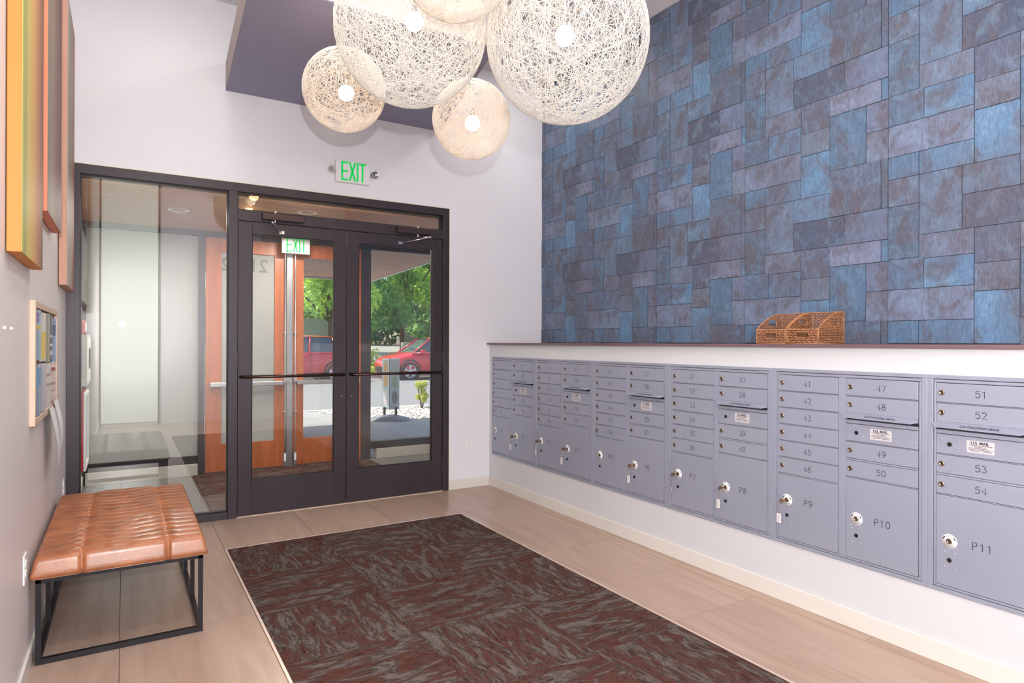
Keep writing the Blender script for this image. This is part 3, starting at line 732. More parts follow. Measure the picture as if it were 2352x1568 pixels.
# the sixth unit runs out of the frame after its first column
def last_unit():
    u = mail_unit(5, 'grey wall mailbox unit with doors 51 to 54 and P11 at the picture edge', [('B', (51, 52, 53, 54), 'P11')])
    mb = MB(); yl = 5.404-.79*5-.035-.378
    bevelled(mb, (FXm, yl-.338, .345), (FXm+.012, yl, 1.224), .0012); mb.build('blank_panel', MAIL, u)
last_unit()
def key(pn, swing):
    y, z = KEYS[pn]; x = FXm-.006
    k = thing('key', (x-.02, y+.01, z-.06), 'small key with a white tag hanging in the lock of parcel locker '+pn, 'key', 'tagged keys in the parcel lockers')
    mb = MB().box((x-.030, y-.0011, z-.004), (x+.004, y+.0011, z+.004)); bevelled(mb, (x-.052, y-.0013+.0, z-.012), (x-.028, y+.0013, z+.012), .001)
    mb.build('key_blade', M['keym'], k)
    c = Vector((x-.044, y+.008*swing, z-.016))
    MB().tube([c+Vector((0, .014*math.cos(t), .014*math.sin(t))) for t in [2*PI*i/16 for i in range(16)]], .0013, 6, True).build('key_ring', M['steel'], k)
    for i in range(4):
        cc = c+Vector((0, .0015*i*swing, -.019-.0085*i))
        ax = Vector((0, 1, 0)) if i % 2 else Vector((1, 0, 0))
        MB().tube([cc+ax*(.0035*math.cos(t))+Vector((0, 0, .0058*math.sin(t))) for t in [2*PI*j/10 for j in range(10)]], .0009, 5, True).build('chain_link', M['steel'], k)
    cc = c+Vector((0, .006*swing, -.054))
    w = .0125 if swing != 0 else .006
    if pn in ('P3', 'P7'): w = .006
    mb = MB(); bevelled(mb, (cc.x-.002, cc.y-w, cc.z-.05), (cc.x+.002, cc.y+w, cc.z), .0012)
    if pn != 'P7': tg = mb.build('key_tag', M['tagc'], k)
    else: tg = mb.build('key_tag', M['steel'], k)
    MB().box((cc.x-.0026, cc.y-w*.5, cc.z-.043), (cc.x-.002, cc.y+w*.5, cc.z-.008)).build('tag_insert', M['label'], tg)
for pn, sw in (('P2', 1), ('P3', .6), ('P4', .9), ('P6', .5), ('P7', .3), ('P8', .9), ('P9', 1)): key(pn, sw)

# ================================================================ BASKETS on the ledge
def basket(y0, y1, label):
    """open scooped letter basket; front looks towards -X"""
    X0, X1, zb, hf, hb = 3.20, 3.437, 1.3925, .080, .180
    b = thing('wicker_basket', ((X0+X1)/2, (y0+y1)/2, zb), label, 'basket', 'wicker baskets on the ledge')
    y0 += .004; y1 -= .004; r = .0021
    def top(t):          # side profile, t 0 front .. 1 back
        return hf + (hb-hf)*(math.sin(min(1, t)*PI/2)**.8)
    def hole(u, z, kind):
        if kind == 'front': return abs(u-.5) < .20 and .034 < z < .064
        if kind == 'side': return .46 < u < .76 and .105 < z < .145
        return False
    def panel(P, Q, topf, kind, nm):
        P = Vector(P); Q = Vector(Q); L = (Q-P).length; d = (Q-P)/L; nrm = Vector((0, 0, 1)).cross(d)
        mb = MB(); pitch = .0092; nst = max(4, round(L/.0165)); rows = int(hb/pitch)
        for k in range(rows):
            z = .004+pitch*k; run = []
            N = nst*4
            for i in range(N+1):
                u = i/N
                ok = z < topf(u)-.004 and not hole(u, z, kind)
                if ok:
                    s_ = math.cos(PI*(u*nst)+(k % 2)*PI)
                    run.append(P+d*(u*L)+nrm*(.0026*s_)+Vector((0, 0, z+.0012*math.sin(u*37+k))))
                if (not ok or i == N) and run:
                    if len(run) > 1: mb.tube(run, .0033, 5)
                    run = []
        mb = mb.build(nm, M['wicker'], b); mb['kind'] = 'stuff'
        st = MB()
        for i in range(nst+1):
            u = i/nst; zt = topf(u)
            q = P+d*(u*L)
            if kind == 'front' and abs(u-.5) < .20: st.tube([q+Vector((0, 0, .0)), q+Vector((0, 0, .034))], r, 5).tube([q+Vector((0, 0, .064)), q+Vector((0, 0, zt))], r, 5)
            elif kind == 'side' and .46 < u < .76: st.tube([q, q+Vector((0, 0, .105))], r, 5).tube([q+Vector((0, 0, .145)), q+Vector((0, 0, zt))], r, 5)
            else: st.tube([q, q+Vector((0, 0, zt))], r, 5)
        st = st.build('stakes', M['wickerd'], b); st['kind'] = 'stuff'
        rim = MB()
        rim.tube([P+d*(i/16*L)+Vector((0, 0, topf(i/16))) for i in range(17)], .0042, 7)
        rim.tube([P+Vector((0, 0, .003)), Q+Vector((0, 0, .003))], .0042, 7)
        if kind == 'front': a0, a1, h0, h1 = .30, .70, .033, .065
        elif kind == 'side': a0, a1, h0, h1 = .46, .76, .104, .146
        else: a0 = None
        if a0: rim.tube([P+d*(L*a0)+Vector((0, 0, h0)), P+d*(L*a1)+Vector((0, 0, h0)), P+d*(L*a1)+Vector((0, 0, h1)), P+d*(L*a0)+Vector((0, 0, h1))], .003, 6, True)
        rim.build('rim', M['wicker'], b)
    panel((X0, y1, zb), (X0, y0, zb), lambda u: hf, 'front', 'woven_front')
    panel((X1, y1, zb), (X1, y0, zb), lambda u: hb, 'back', 'woven_back')
    panel((X0, y0, zb), (X1, y0, zb), top, 'side', 'woven_side')
    panel((X0, y1, zb), (X1, y1, zb), top, 'side', 'woven_side')
    mb = MB()
    for x, y in ((X0, y0), (X0, y1), (X1, y0), (X1, y1)): mb.tube([(x, y, zb), (x, y, zb+(hf if x == X0 else hb))], .0042, 7)
    mb.build('corner_post', M['wicker'], b)
    MB().box((X0, y0, zb), (X1, y1, zb+.004)).build('base', M['wickerd'], b)
basket(2.269, 2.467, 'brown wicker scoop basket on the ledge, the one farther down the wall')
basket(2.068, 2.265, 'brown wicker scoop basket on the ledge with its woven side in view')

# ================================================================ LEFT WALL
def canvas(y0, y1, z0, z1, stops, side, label):
    c = thing('wall_art_panel', (XL, (y0+y1)/2, z0), label, 'artwork', 'tall striped art panels on the left wall')
    mb = MB(); bevelled(mb, (XL+.003, y0, z0), (XL+.044, y1, z1), .003)
    mb.build('wrapped_edge', side, c)
    MB().box((XL+.044, y0+.001, z0+.001), (XL+.0455, y1-.001, z1-.001)).build('printed_face', bands_mat('art_bands', stops, 1), c)
canvas(2.73, 3.385, 1.70, 3.6, [(0, (190, 186, 96)), (.12, (150, 150, 90)), (.25, (196, 178, 92)), (.5, (198, 150, 84)), (.75, (166, 112, 74)), (1, (104, 76, 62))], mat('yellow_edge', (206, 132, 58), .6), 'tall wall art panel with a bright yellow edge and olive to brown bands')
canvas(3.59, 4.31, 1.99, 3.8, [(0, (120, 112, 96)), (.3, (140, 122, 106)), (.6, (128, 90, 84)), (1, (90, 66, 70))], mat('coral_edge', (214, 128, 98), .6), 'tall wall art panel with a coral edge and dusky brown bands, hung highest of the three')
canvas(4.75, 5.375, 1.74, 3.52, [(0, (180, 170, 158)), (.3, (150, 146, 130)), (.6, (164, 136, 118)), (1, (168, 108, 104))], mat('rose_edge', (196, 148, 128), .6), 'tall wall art panel with a pale rose edge beside the storefront frame')

nb = thing('notice_board', (XL, 3.91, 1.03), 'narrow framed notice board covered in plastic-sleeved leaflets on the left wall', 'notice board')
Y0, Y1, Z0, Z1 = 3.385, 4.45, 1.03, 1.57
for a, b in (((Y0, Z0), (Y0+.035, Z1)), ((Y1-.035, Z0), (Y1, Z1)), ((Y0+.035, Z1-.03), (Y1-.035, Z1)), ((Y0+.035, Z0), (Y1-.035, Z0+.03))):
    boxobj('frame_bar', (XL, a[0], a[1]), (XL+.022, b[0], b[1]), M['peach'], nb, bevel=.002)
MB().box((XL, Y0+.03, Z0+.025), (XL+.008, Y1-.03, Z1-.025)).build('cork_panel', M['cork'], nb)
leafcols = [(64, 128, 176), (232, 214, 120), (110, 120, 96), (44, 36, 48), (52, 120, 186), (70, 120, 170), (150, 150, 162), (196, 178, 176), (200, 160, 158), (90, 130, 170)]
def leaflet(y0, y1, z0, z1, colr, label, curl=.012, blocks=(), out=.010):
    t = thing('leaflet', (XL+out, (y0+y1)/2, z1), label, 'leaflet', 'leaflets pinned to the notice board')
    mb = MB(); n = 10; vs = []
    for i in range(n+1):
        u = i/n; x = XL+out+curl*math.sin(u*PI)*.6+curl*.5*u*u
        for zz in (z1, z0): vs.append((x, y0+(y1-y0)*u, zz))
    vs2 = [(v[0]+.0012, v[1], v[2]) for v in vs]
    m = len(vs); fs = []
    for i in range(n):
        a = 2*i; fs += [(a, a+1, a+3, a+2), (m+a, m+a+2, m+a+3, m+a+1)]
    fs += [(0, m, m+1, 1), (2*n, 2*n+1, m+2*n+1, m+2*n)]
    mb.add(vs+vs2, fs, True); sh = mb.build('sheet', mat('leaflet_paper', colr, .25), t)
    for (u0, u1, w0, w1, c2) in blocks:
        mb = MB(); vs = []
        for i in range(5):
            u = u0+(u1-u0)*i/4; x = XL+out+curl*math.sin(u*PI)*.6+curl*.5*u*u+.0018
            for w in (w1, w0): vs.append((x, y0+(y1-y0)*u, z0+(z1-z0)*w))
        mb.add(vs, [(2*i, 2*i+1, 2*i+3, 2*i+2) for i in range(4)]); mb.build('print', mat('leaflet_print', c2, .4), t)
    MB().sphere((XL+out+curl*.6+.003, (y0+y1)/2, z1-.012), .004, 8, 6).build('push_pin', M['chrome'], t)
yy = [3.425, 3.66, 3.88, 4.07, 4.20, 4.41]
leaflet(yy[0], yy[1]-.005, 1.31, 1.535, (74, 142, 184), 'blue leaflet with a yellow stripe, top row of the notice board', blocks=((.0, .8, .62, .70, (210, 190, 80)), (.1, .5, .75, .95, (120, 110, 170))))
leaflet(yy[1], yy[2]-.005, 1.30, 1.53, (206, 200, 190), 'pale leaflet with a yellow lower half, top row of the notice board', blocks=((.05, .95, .05, .6, (222, 196, 96)),))
leaflet(yy[2], yy[3]-.004, 1.29, 1.535, (118, 122, 100), 'olive leaflet in the top row of the notice board')
leaflet(yy[3], yy[4]-.004, 1.30, 1.53, (60, 44, 56), 'dark leaflet with white marks in the top row of the notice board', blocks=((.2, .7, .1, .2, (220, 210, 214)), (.2, .7, .3, .36, (220, 210, 214)), (.2, .6, .5, .56, (220, 210, 214))))
leaflet(yy[4], yy[5], 1.28, 1.52, (62, 130, 192), 'bright blue leaflet at the far end of the notice board\'s top row', blocks=((.2, .6, .6, .85, (34, 70, 120)),))
leaflet(yy[0], yy[1]-.005, 1.065, 1.295, (92, 122, 160), 'grey blue leaflet at the near end of the notice board\'s bottom row', blocks=((.0, 1, .55, .9, (84, 144, 190)),))
leaflet(yy[1], yy[2]-.005, 1.065, 1.29, (168, 166, 182), 'glossy grey leaflet, second in the notice board\'s bottom row')
leaflet(yy[2], yy[3]+.06, 1.06, 1.285, (204, 190, 188), 'pinkish printed sheet in the notice board\'s bottom row', blocks=((.1, .8, .7, .76, (160, 140, 138)), (.1, .8, .5, .54, (160, 140, 138))))
leaflet(yy[3]+.065, yy[5], 1.06, 1.285, (214, 178, 176), 'rose printed sheet at the far end of the notice board\'s bottom row', blocks=((.15, .8, .78, .86, (170, 60, 60)), (.1, .8, .45, .5, (170, 120, 118)), (.1, .8, .3, .33, (170, 120, 118))))
# loose paper strips hanging below the board
def strip(y0, y1, z0, z1, label, lean):
    mb = MB(); n = 12; vs = []
    for i in range(n+1):
        u = i/n; x = XL+.026+.03*math.sin(u*PI*.7); dy = lean*u
        vs += [(x, y0+dy, z1+(z0-z1)*u), (x, y1+dy*.6, z1+(z0-z1)*u+.01*u)]
    vs2 = [(v[0]+.001, v[1], v[2]) for v in vs]; m = len(vs)
    mb.add(vs+vs2, [(2*i, 2*i+1, 2*i+3, 2*i+2) for i in range(n)]+[(m+2*i, m+2*i+2, m+2*i+3, m+2*i+1) for i in range(n)], True)
    tag(mb.build('paper_strip', M['white'], None, (XL, y0, z1)), label, 'paper', 'paper strips hanging from the notice board')
strip(3.93, 4.14, .73, 1.055, 'white paper strip hanging from the notice board, the wide near one', .08)
strip(4.16, 4.36, .80, 1.075, 'white paper strip hanging from the notice board, the far one', -.02)

# ================================================================ BENCH
bx0, bx1, by0, by1 = -.322, .330, 3.40, 4.70
bn = thing('bench', ((bx0+bx1)/2, (by0+by1)/2, 0), 'tufted tan leather bench on a black steel frame along the left wall', 'bench')
t = .020
for x in (bx0, bx1-t):
    for y in [by0, by0+.43, by0+.86, by1-t]:
        boxobj('leg', (x, y, .0), (x+t, y+t, .352), M['bench'], bn)
MB().box((bx0, by0-.001, 0), (bx1, by0+t+.001, .025)).build('bottom_rail', M['bench'], bn)
MB().box((bx0, by1-t, 0), (bx1, by1, .025)).build('bottom_rail', M['bench'], bn)
for x in (bx0, bx1-t): MB().box((x-.0005, by0, 0), (x+t+.0005, by1, .025)).build('side_rail', M['bench'], bn)
mb = MB().box((bx0, by0, .352), (bx1, by0+t, .376)).box((bx0, by1-t, .352), (bx1, by1, .376)).box((bx0, by0, .352), (bx0+t, by1, .376)).box((bx1-t, by0, .352), (bx1, by1, .376))
mb.build('top_frame', M['bench'], bn)
def cushion():
    NX, NY = 132, 340; X0, X1, Y0_, Y1_ = bx0-.012, bx1+.012, by0-.03, by1+.02
    zb, H = .374, .094; LX, LY = X1-X0, Y1_-Y0_; nch = 16
    u = np.linspace(0, 1, NX+1)[:, None]; v = np.linspace(0, 1, NY+1)[None, :]
    gs = lambda a, b, w: np.exp(-((a-b)/w)**2)
    wave = -.042*gs(u, .5, .13)+.012*gs(u, .265, .06)+.012*gs(u, .76, .06)+.010*np.sin(u*2*PI)*0
    yv = v*LY - wave*np.clip(np.minimum(v, 1-v)*8, 0, 1)
    ph = yv/LY*nch - .55
    fr = ph-np.floor(ph)
    ridge = (4*fr*(1-fr))**.55
    crease = 1-ridge
    tuft = (.55+1.0*gs(u, .265, .035)+1.0*gs(u, .5, .05)+1.0*gs(u, .76, .035)+.55*gs(u, .39, .03)*(np.floor(ph) % 2 == 0)+.55*gs(u, .62, .03)*(np.floor(ph) % 2 == 1))
    near = np.exp(-(np.minimum(fr, 1-fr)/.16)**2)
    z = H - .026*crease*np.minimum(tuft, 1.5) - .014*near*(gs(u, .265, .03)+gs(u, .5, .045)+gs(u, .76, .03)) - .004*(gs(u, .265, .03)+gs(u, .76, .03))
    z = z+.006*np.sin(u*PI)
    du = np.minimum(u, 1-u)*LX; dv = np.minimum(v, 1-v)*LY; rr = .022
    ex = np.clip(du/rr, 0, 1); ey = np.clip(dv/(rr*1.2), 0, 1)
    fall = np.sqrt(np.clip(1-(1-ex)**2, 0, 1))*np.sqrt(np.clip(1-(1-ey)**2, 0, 1))
    z = .034+(z-.034)*fall
    frontc = (gs(u, .265, .012)+gs(u, .76, .012))*.010*np.clip(1-dv/.03, 0, 1)
    X = X0+LX*u+0*v; Y = Y0_+LY*v+0*u+frontc*np.where(v < .5, 1, -1)
    V = np.stack([X, Y, zb+z], -1).reshape(-1, 3); W = NY+1
    idx = np.arange((NX+1)*W).reshape(NX+1, W)
    F = np.stack([idx[:-1, :-1], idx[1:, :-1], idx[1:, 1:], idx[:-1, 1:]], -1).reshape(-1, 4).tolist()
    ring = [idx[i, 0] for i in range(NX+1)]+[idx[NX, j] for j in range(1, NY+1)]+[idx[i, NY] for i in range(NX-1, -1, -1)]+[idx[0, j] for j in range(NY-1, 0, -1)]
    V = V.tolist(); b = len(V); cx, cy = (X0+X1)/2, (Y0_+Y1_)/2
    for r_i, (ins, zz) in enumerate(((-.004, .022), (-.003, .008), (.006, .001))):
        for q in ring:
            x, y, _ = V[q]
            sx = (1 if x > cx else -1) if (abs(x-X0) < 1e-6 or abs(x-X1) < 1e-6) else 0
            sy = (1 if y > cy else -1) if (y < Y0_+.02 or y > Y1_-.02) else 0
            V.append([x-sx*ins, y-sy*ins, zb+zz])
    n = len(ring)
    for k in range(3):
        p0 = ring if k == 0 else list(range(b+(k-1)*n, b+k*n)); p1 = list(range(b+k*n, b+(k+1)*n))
        for i in range(n): F.append([p0[i], p1[i], p1[(i+1) % n], p0[(i+1) % n]])
    F.append(list(range(b+2*n, b+3*n)))
    mb = MB(); mb.add(V, F, True); return mb
cushion().build('tufted_seat', M['leather'], bn)

# ================================================================ CHANDELIER
M['fibre'] = trans_mat('white_fibre', (250, 248, 244), .35, .4)
M['bulb'] = mat('frosted_bulb', (255, 250, 240), .4, emit=((255, 232, 204), 42))
M['bulbw'] = mat('warm_frosted_bulb', (255, 240, 220), .4, emit=((255, 204, 148), 40))
M['cord'] = mat('white_cord', (225, 225, 225), .5)
def shade_mesh(R, n, w, seed):
    r = np.random.default_rng(seed); S = 56 if R > .3 else 44; th = np.linspace(0, 2*PI, S, endpoint=False)
    V = []; Fc = []; base = 0
    ang = np.array([0, 2*PI/3, 4*PI/3])
    for k in range(n):
        a = r.normal(size=3); a /= np.linalg.norm(a); h = r.normal(0, .22); h = max(-.75, min(.75, h))
        q = np.cross(a, [1, 0, 0] if abs(a[0]) < .8 else [0, 1, 0]); q /= np.linalg.norm(q); p = np.cross(a, q)
        hh = h+.05*np.sin(th*r.integers(1, 3)+r.uniform(0, 6)); rr = np.sqrt(1-hh**2)
        d = hh[:, None]*a+rr[:, None]*(np.cos(th)[:, None]*q+np.sin(th)[:, None]*p)
        c = d*(R-r.uniform(0, .006))
        tn = np.roll(d, -1, 0)-np.roll(d, 1, 0); tn /= np.linalg.norm(tn, axis=1)[:, None]
        bn_ = np.cross(d, tn); ww = w*r.uniform(.6, 1.35)
        P = c[:, None, :]+ww*(np.cos(ang)[None, :, None]*d[:, None, :]*.7+np.sin(ang)[None, :, None]*bn_[:, None, :])
        V.append(P.reshape(-1, 3))
        i = np.arange(S)[:, None]; j = np.arange(3)[None, :]; i2 = (i+1) % S; j2 = (j+1) % 3
        Fc.append(np.stack([i*3+j, i2*3+j, i2*3+j2, i*3+j2], -1).reshape(-1, 4)+base); base += S*3
    V = np.concatenate(V); Fc = np.concatenate(Fc)
    # keep the round hole at the top open
    top_ = V[:, 2] > R*.965
    keep = ~top_[Fc].any(1); Fc = Fc[keep]
    me = bpy.data.meshes.new('woven_shade'); me.vertices.add(len(V)); me.vertices.foreach_set('co', V.ravel())
    me.loops.add(len(Fc)*4); me.loops.foreach_set('vertex_index', Fc.ravel()); me.polygons.add(len(Fc))
    me.polygons.foreach_set('loop_start', np.arange(len(Fc))*4); me.polygons.foreach_set('loop_total', np.full(len(Fc), 4)); me.update(calc_edges=True)
    me.materials.append(M['fibre']); return me
def at(px, py, depth):
    d = fw+rt2*((px-1176)/F_PX)-up2*((py-784)/F_PX); return Vector((0, 0, CAM_H))+d*depth
def pendant(px, py, depth, R, n, w, seed, bulb, label):
    c = at(px, py, depth)
    p = thing('pendant_lamp', c, label, 'lamp', 'random-woven globe pendant lamps')
    s = new_obj('woven_shade', shade_mesh(R, n, w, seed), p, c); s['kind'] = 'stuff'
    b = at(*bulb, depth)
    MB().sphere(b, .047, 20, 14).build('bulb', M['bulb'] if R > .3 else M['bulbw'], p)
    MB().lathe((b.x, b.y, b.z+.04), (0, 0, 1), [(.012, .002), (.013, .01), (.013, .04), (.005, .05), (0, .051)], 14).build('socket', M['steel'], p)
    MB().tube([(b.x, b.y, b.z+.085), (c.x, c.y, c.z+R), (c.x, c.y, ZC)], .003, 6).build('cord', M['cord'], p)
    MB().lathe((c.x, c.y, ZC), (0, 0, -1), [(.05, 0), (.05, .02), (.045, .026), (0, .028)], 20).build('ceiling_canopy', M['white'], p)
    mb = MB().tube([(c.x+R*.26*math.cos(t), c.y+R*.26*math.sin(t), c.z+R*.965) for t in [2*PI*i/24 for i in range(24)]], .003, 6, True)
    mb.build('top_ring', M['white'], p)
pendant(944, 66, 3.25, .385, 225, .00125, 1, (951, 50), 'large white woven globe pendant lamp, the left of the two big ones')
pendant(1303, 92, 3.08, .392, 225, .00125, 2, (1297, 83), 'large white woven globe pendant lamp hanging in front of the blue tiled wall')
pendant(1046, -93, 2.66, .242, 240, .0010, 3, (1046, -100), 'woven globe pendant lamp cut off by the top of the picture between the big ones')
pendant(791, 207, 3.90, .250, 175, .0011, 4, (795, 214), 'small woven globe pendant lamp hanging in front of the purple soffit corner')
pendant(1083, 275, 4.0, .245, 175, .0011, 5, (1085, 283), 'small woven globe pendant lamp hanging lowest, between the two big globes')

# ceiling downlights of the lobby; one is seen, the others added for fill
M['lens'] = mat('lit_lens', (255, 250, 240), .4, emit=((255, 246, 232), 6))
def downlight(x, y, z, r, label, lit=True, group=None):
    d = thing('ceiling_downlight', (x, y, z), label, 'light', group)
    MB().lathe((x, y, z), (0, 0, -1), [(r*.7, -.004), (r*.72, .0), (r, .004), (r, .0)], 28).build('trim_ring', M['white'], d)
    MB().lathe((x, y, z), (0, 0, -1), [(r*.7, .0), (r*.66, -.003), (0, -.003)], 28).build('lens', M['lens'] if lit else M['plank'], d)
for i, (x, y) in enumerate(CANS_AND_FILLS):
    nm = 'round white downlight in the lobby ceiling '+('above the bench, added as room fill', 'behind the big woven globes, added as room fill', 'by the left wall near the camera, added as room fill', 'above the carpet mat near the camera, added as room fill', 'nearest the tall back window, added as room fill', 'seen through the right big globe', 'between the art panels and the purple soffit, added to brighten the end wall')[i]
    downlight(x, y, ZC-.001, .08, nm, True, 'lobby ceiling downlights')

# back window of the lobby (seen only in the glass as a reflection)
w5 = struct(thing('window_5', (.1, YB, 0), None, None))
MB().box((-.32, YB-.001, .05), (.49, YB+.012, 4.03)).build('lit_pane', mat('daylit_pane', (240, 246, 238), .3, emit=((226, 240, 226), 1.0)), w5)
mb = MB()
for x in (-.345, .49): mb.box((x, YB, .0), (x+.025, YB+.03, 4.04))
mb.build('window_frame', M['bronze'], w5)

# ================================================================ VESTIBULE
struct(boxobj('wall_right_vestibule', (3.6, YE+.14, 0), (3.72, YV, 3.2), M['wall']))
struct(boxobj('baseboard_left_vestibule', (XL, YE+.115, 0), (XL+.012, YV-.03, .09), M['base'], bevel=.002))
# plank ceiling, continuing outside as the canopy
vc = struct(boxobj('ceiling_vestibule', (XL-.1, YE+.11, ZV+.02), (3.72, YV, ZV+.2), M['soil']))
cn = struct(MB().prism([(-7, YV), (3.70, YV), (4.02, 11.75), (-7, 11.45)], 2, ZV+.02, ZV+.28).build('ceiling_canopy', M['soil']))
pitch = .128; y = YE+.115; k = 0
while y < YV-.02:
    MB().box((XL, y+.006, ZV), (3.60, min(y+pitch-.004, YV-.01), ZV+.019)).build('plank', M['plank'], vc, (1.6+.37*(k % 5), y, ZV)); y += pitch; k += 1
y = YV+.05
while y < 11.35:
    xr = 3.68+(y-YV)*.0745
    MB().box((-6.9, y+.004, ZV), (xr, y+pitch-.004, ZV+.019)).build('plank', M['plank'], cn, (-1.6+.37*(k % 5), y, ZV)); y += pitch; k += 1
fa = MB(); fa.add([(3.70, YV, ZV-.01), (4.02, 11.78, ZV-.01), (4.05, 11.78, ZV-.01), (3.73, YV, ZV-.01), (3.70, YV, ZV+.28), (4.02, 11.78, ZV+.28), (4.05, 11.78, ZV+.28), (3.73, YV, ZV+.28)],
       [(0, 1, 2, 3), (4, 7, 6, 5), (0, 4, 5, 1), (3, 2, 6, 7), (1, 5, 6, 2), (0, 3, 7, 4)])
fa.add([(-7, 11.45, ZV-.01), (4.05, 11.78, ZV-.01), (4.05, 11.81, ZV-.01), (-7, 11.48, ZV-.01), (-7, 11.45, ZV+.28), (4.05, 11.78, ZV+.28), (4.05, 11.81, ZV+.28), (-7, 11.48, ZV+.28)],
       [(0, 1, 2, 3), (4, 7, 6, 5), (0, 4, 5, 1), (3, 2, 6, 7), (1, 5, 6, 2), (0, 3, 7, 4)])
fa.build('fascia', M['pwhite'], cn)
downlight(.408, 6.346, ZV-.001, .085, 'round recessed downlight in the plank ceiling behind the left glass pane', False)
downlight(1.406, 5.851, ZV-.001, .085, 'round recessed downlight in the plank ceiling behind the transom glass', False)
tag(MB().sphere((.93, 5.95, ZV-.055), .05, 18, 12).cyl((.93, 5.95, ZV-.02), (.93, 5.95, ZV), .03, n=16).build('globe_ceiling_lamp', mat('lit_globe', (255, 226, 180), .4, emit=((255, 214, 150), 2.2)), None, (.93, 5.95, ZV)), 'small glowing globe lamp on the plank ceiling behind the transom', 'lamp')

# outer wall assembly at YV
ow = struct(thing('trim_outer_frame', (1.5, YV, 0), None, None)); D = M['bronze']
bar('head_rail', (XL, YV-.03, 2.505), (3.6, YV+.08, ZV+.02), ow)
bar('jamb', (XL, YV-.03, 0), (XL+.03, YV+.08, 2.505), ow)
bar('mullion', (.665, YV-.03, 0), (.728, YV+.08, 2.505), ow)
bar('mullion', (2.412, YV-.03, 0), (2.53, YV+.08, 2.505), ow)
bar('bottom_rail', (2.53, YV-.03, .115), (3.6, YV+.08, .20), ow, M['bronze_dark'])
bar('bottom_rail', (XL+.03, YV-.03, .12), (.665, YV+.08, .20), ow, M['bronze_dark'])
boxobj('kerb', (2.60, YV-.06, 0), (3.6, YV+.07, .115), M['kerbp'], ow, bevel=.003); boxobj('kerb', (XL+.03, YV-.06, 0), (.66, YV+.07, .12), M['kerbp'], ow, bevel=.003)
boxobj('steel_mullion', (1.553, YV-.05, 0), (1.617, YV+.06, 2.505), M['steel'], ow, bevel=.003)
w3 = struct(thing('window_3', (.16, YV, .2), None, None))
MB().box((XL+.03, YV+.01, .20), (.665, YV+.018, 2.505)).build('frosted_pane', M['frost'], w3)
w4 = struct(thing('window_4', (3.06, YV, .2), None, None))
MB().box((2.53, YV+.01, .20), (3.6, YV+.018, 2.54)).build('glass_pane', M['glass'], w4)
def wood_door(name, x0, x1, lx0, lx1, frosted, left):
    d = struct(thing(name, ((x0+x1)/2, YV, 0), None, None)); y0, y1 = YV-.022, YV+.022; z0, z1 = .012, 2.50
    for nm, a, b in (('stile', (x0, z0), (lx0, z1)), ('stile', (lx1, z0), (x1, z1)), ('top_rail', (lx0, 2.353), (lx1, z1)), ('bottom_rail', (lx0, z0), (lx1, .303))):
        boxobj(nm, (a[0], y0, a[1]), (b[0], y1, b[1]), M['orange'], d, bevel=.0015)
    MB().box((lx0, YV-.003, .303), (lx1, YV+.003, 2.353)).build('door_glass', M['frost'] if frosted else M['glass'], d)
    a, b = x0+.035, x1-.03
    zb_ = .94
    mb = MB(); bevelled(mb, (a, YV-.085, zb_-.024), (b, YV-.045, zb_+.024), .006)
    mb.box((a+.01, YV-.05, zb_-.02), (a+.06, y0, zb_+.02)).box((b-.06, YV-.05, zb_-.02), (b-.01, y0, zb_+.02)); mb.build('exit_bar', M['steel'], d)
    rx = x1-.010 if left else x0+.02
    rd = MB().cyl((rx, YV-.05, .12), (rx, YV-.05, 2.42), .0075, n=10).build('latch_rod', M['chrome'], d)
    for z in (.08, 1.0, 2.44):
        mb = MB(); bevelled(mb, (rx-.018, YV-.065, z-.07 if z < .5 else z-.05), (rx+.018, y0, z+.08 if z < .5 else z+.04), .004); mb.build('latch_case', M['steel'], rd)
    MB().box((rx-.011, YV-.067, .07), (rx+.011, YV-.065, .15)).build('case_label', M['white'], rd)
    for z in (.62, 1.5): MB().box((rx-.02, YV-.05, z-.006), (rx+.02, y0, z+.006)).build('rod_guide', M['chrome'], rd)
    return d
d3 = wood_door('door_3', .735, 1.545, .887, 1.428, True, True)
d4 = wood_door('door_4', 1.625, 2.41, 1.742, 2.285, False, False)
# street number on the frosted leaf, read from outside: seen reversed
for ch, xc in (('2', 1.312), ('1', 1.208), ('2', .93)):
    text_obj('st'+ch, ch, .198, 'street_number', mat('grey_vinyl', (104, 108, 96), .5), d3, (xc, YV-.0036, 2.222), (-1, 0, 0), (0, 0, 1), offs=.002)
# left wall fittings of the vestibule
def wbox(name, x1, y0, y1, z0, z1, m, parent): return boxobj(name, (XL, y0, z0), (x1, y1, z1), m, parent, bevel=.003)
a = thing('alarm_panel', (XL, 6.0, 1.054), 'pale grey alarm panel box on the vestibule wall behind the glass', 'alarm')
wbox('housing', -.238, 5.78, 6.30, 1.054, 1.447, mat('panel_grey', (196, 192, 186), .45), a)
MB().box((-.238, 5.81, 1.08), (-.234, 6.27, 1.42)).build('front_door', M['white'], a)
MB().box((-.234, 5.95, 1.18), (-.232, 6.2, 1.34)).build('panel_window', M['lockdark'], a)
a = thing('extinguisher_cabinet', (XL, 6.1, .40), 'red extinguisher cabinet with a white door frame on the vestibule wall', 'cabinet')
wbox('housing', -.262, 5.86, 6.35, .40, .998, M['red'], a)
mb = MB()
for q, r in (((5.86, .40), (6.35, .43)), ((5.86, .968), (6.35, .998)), ((5.86, .43), (5.89, .968)), ((6.32, .43), (6.35, .968))): mb.box((-.262, q[0], q[1]), (-.246, r[0], r[1]))
mb.build('door_frame', M['white'], a)
MB().box((-.262, 5.89, .43), (-.258, 6.32, .968)).build('door_glass', M['carglass'], a)
a = thing('fire_bell', (XL, 6.0, 1.455), 'small red fire alarm device above the grey panel', 'alarm')
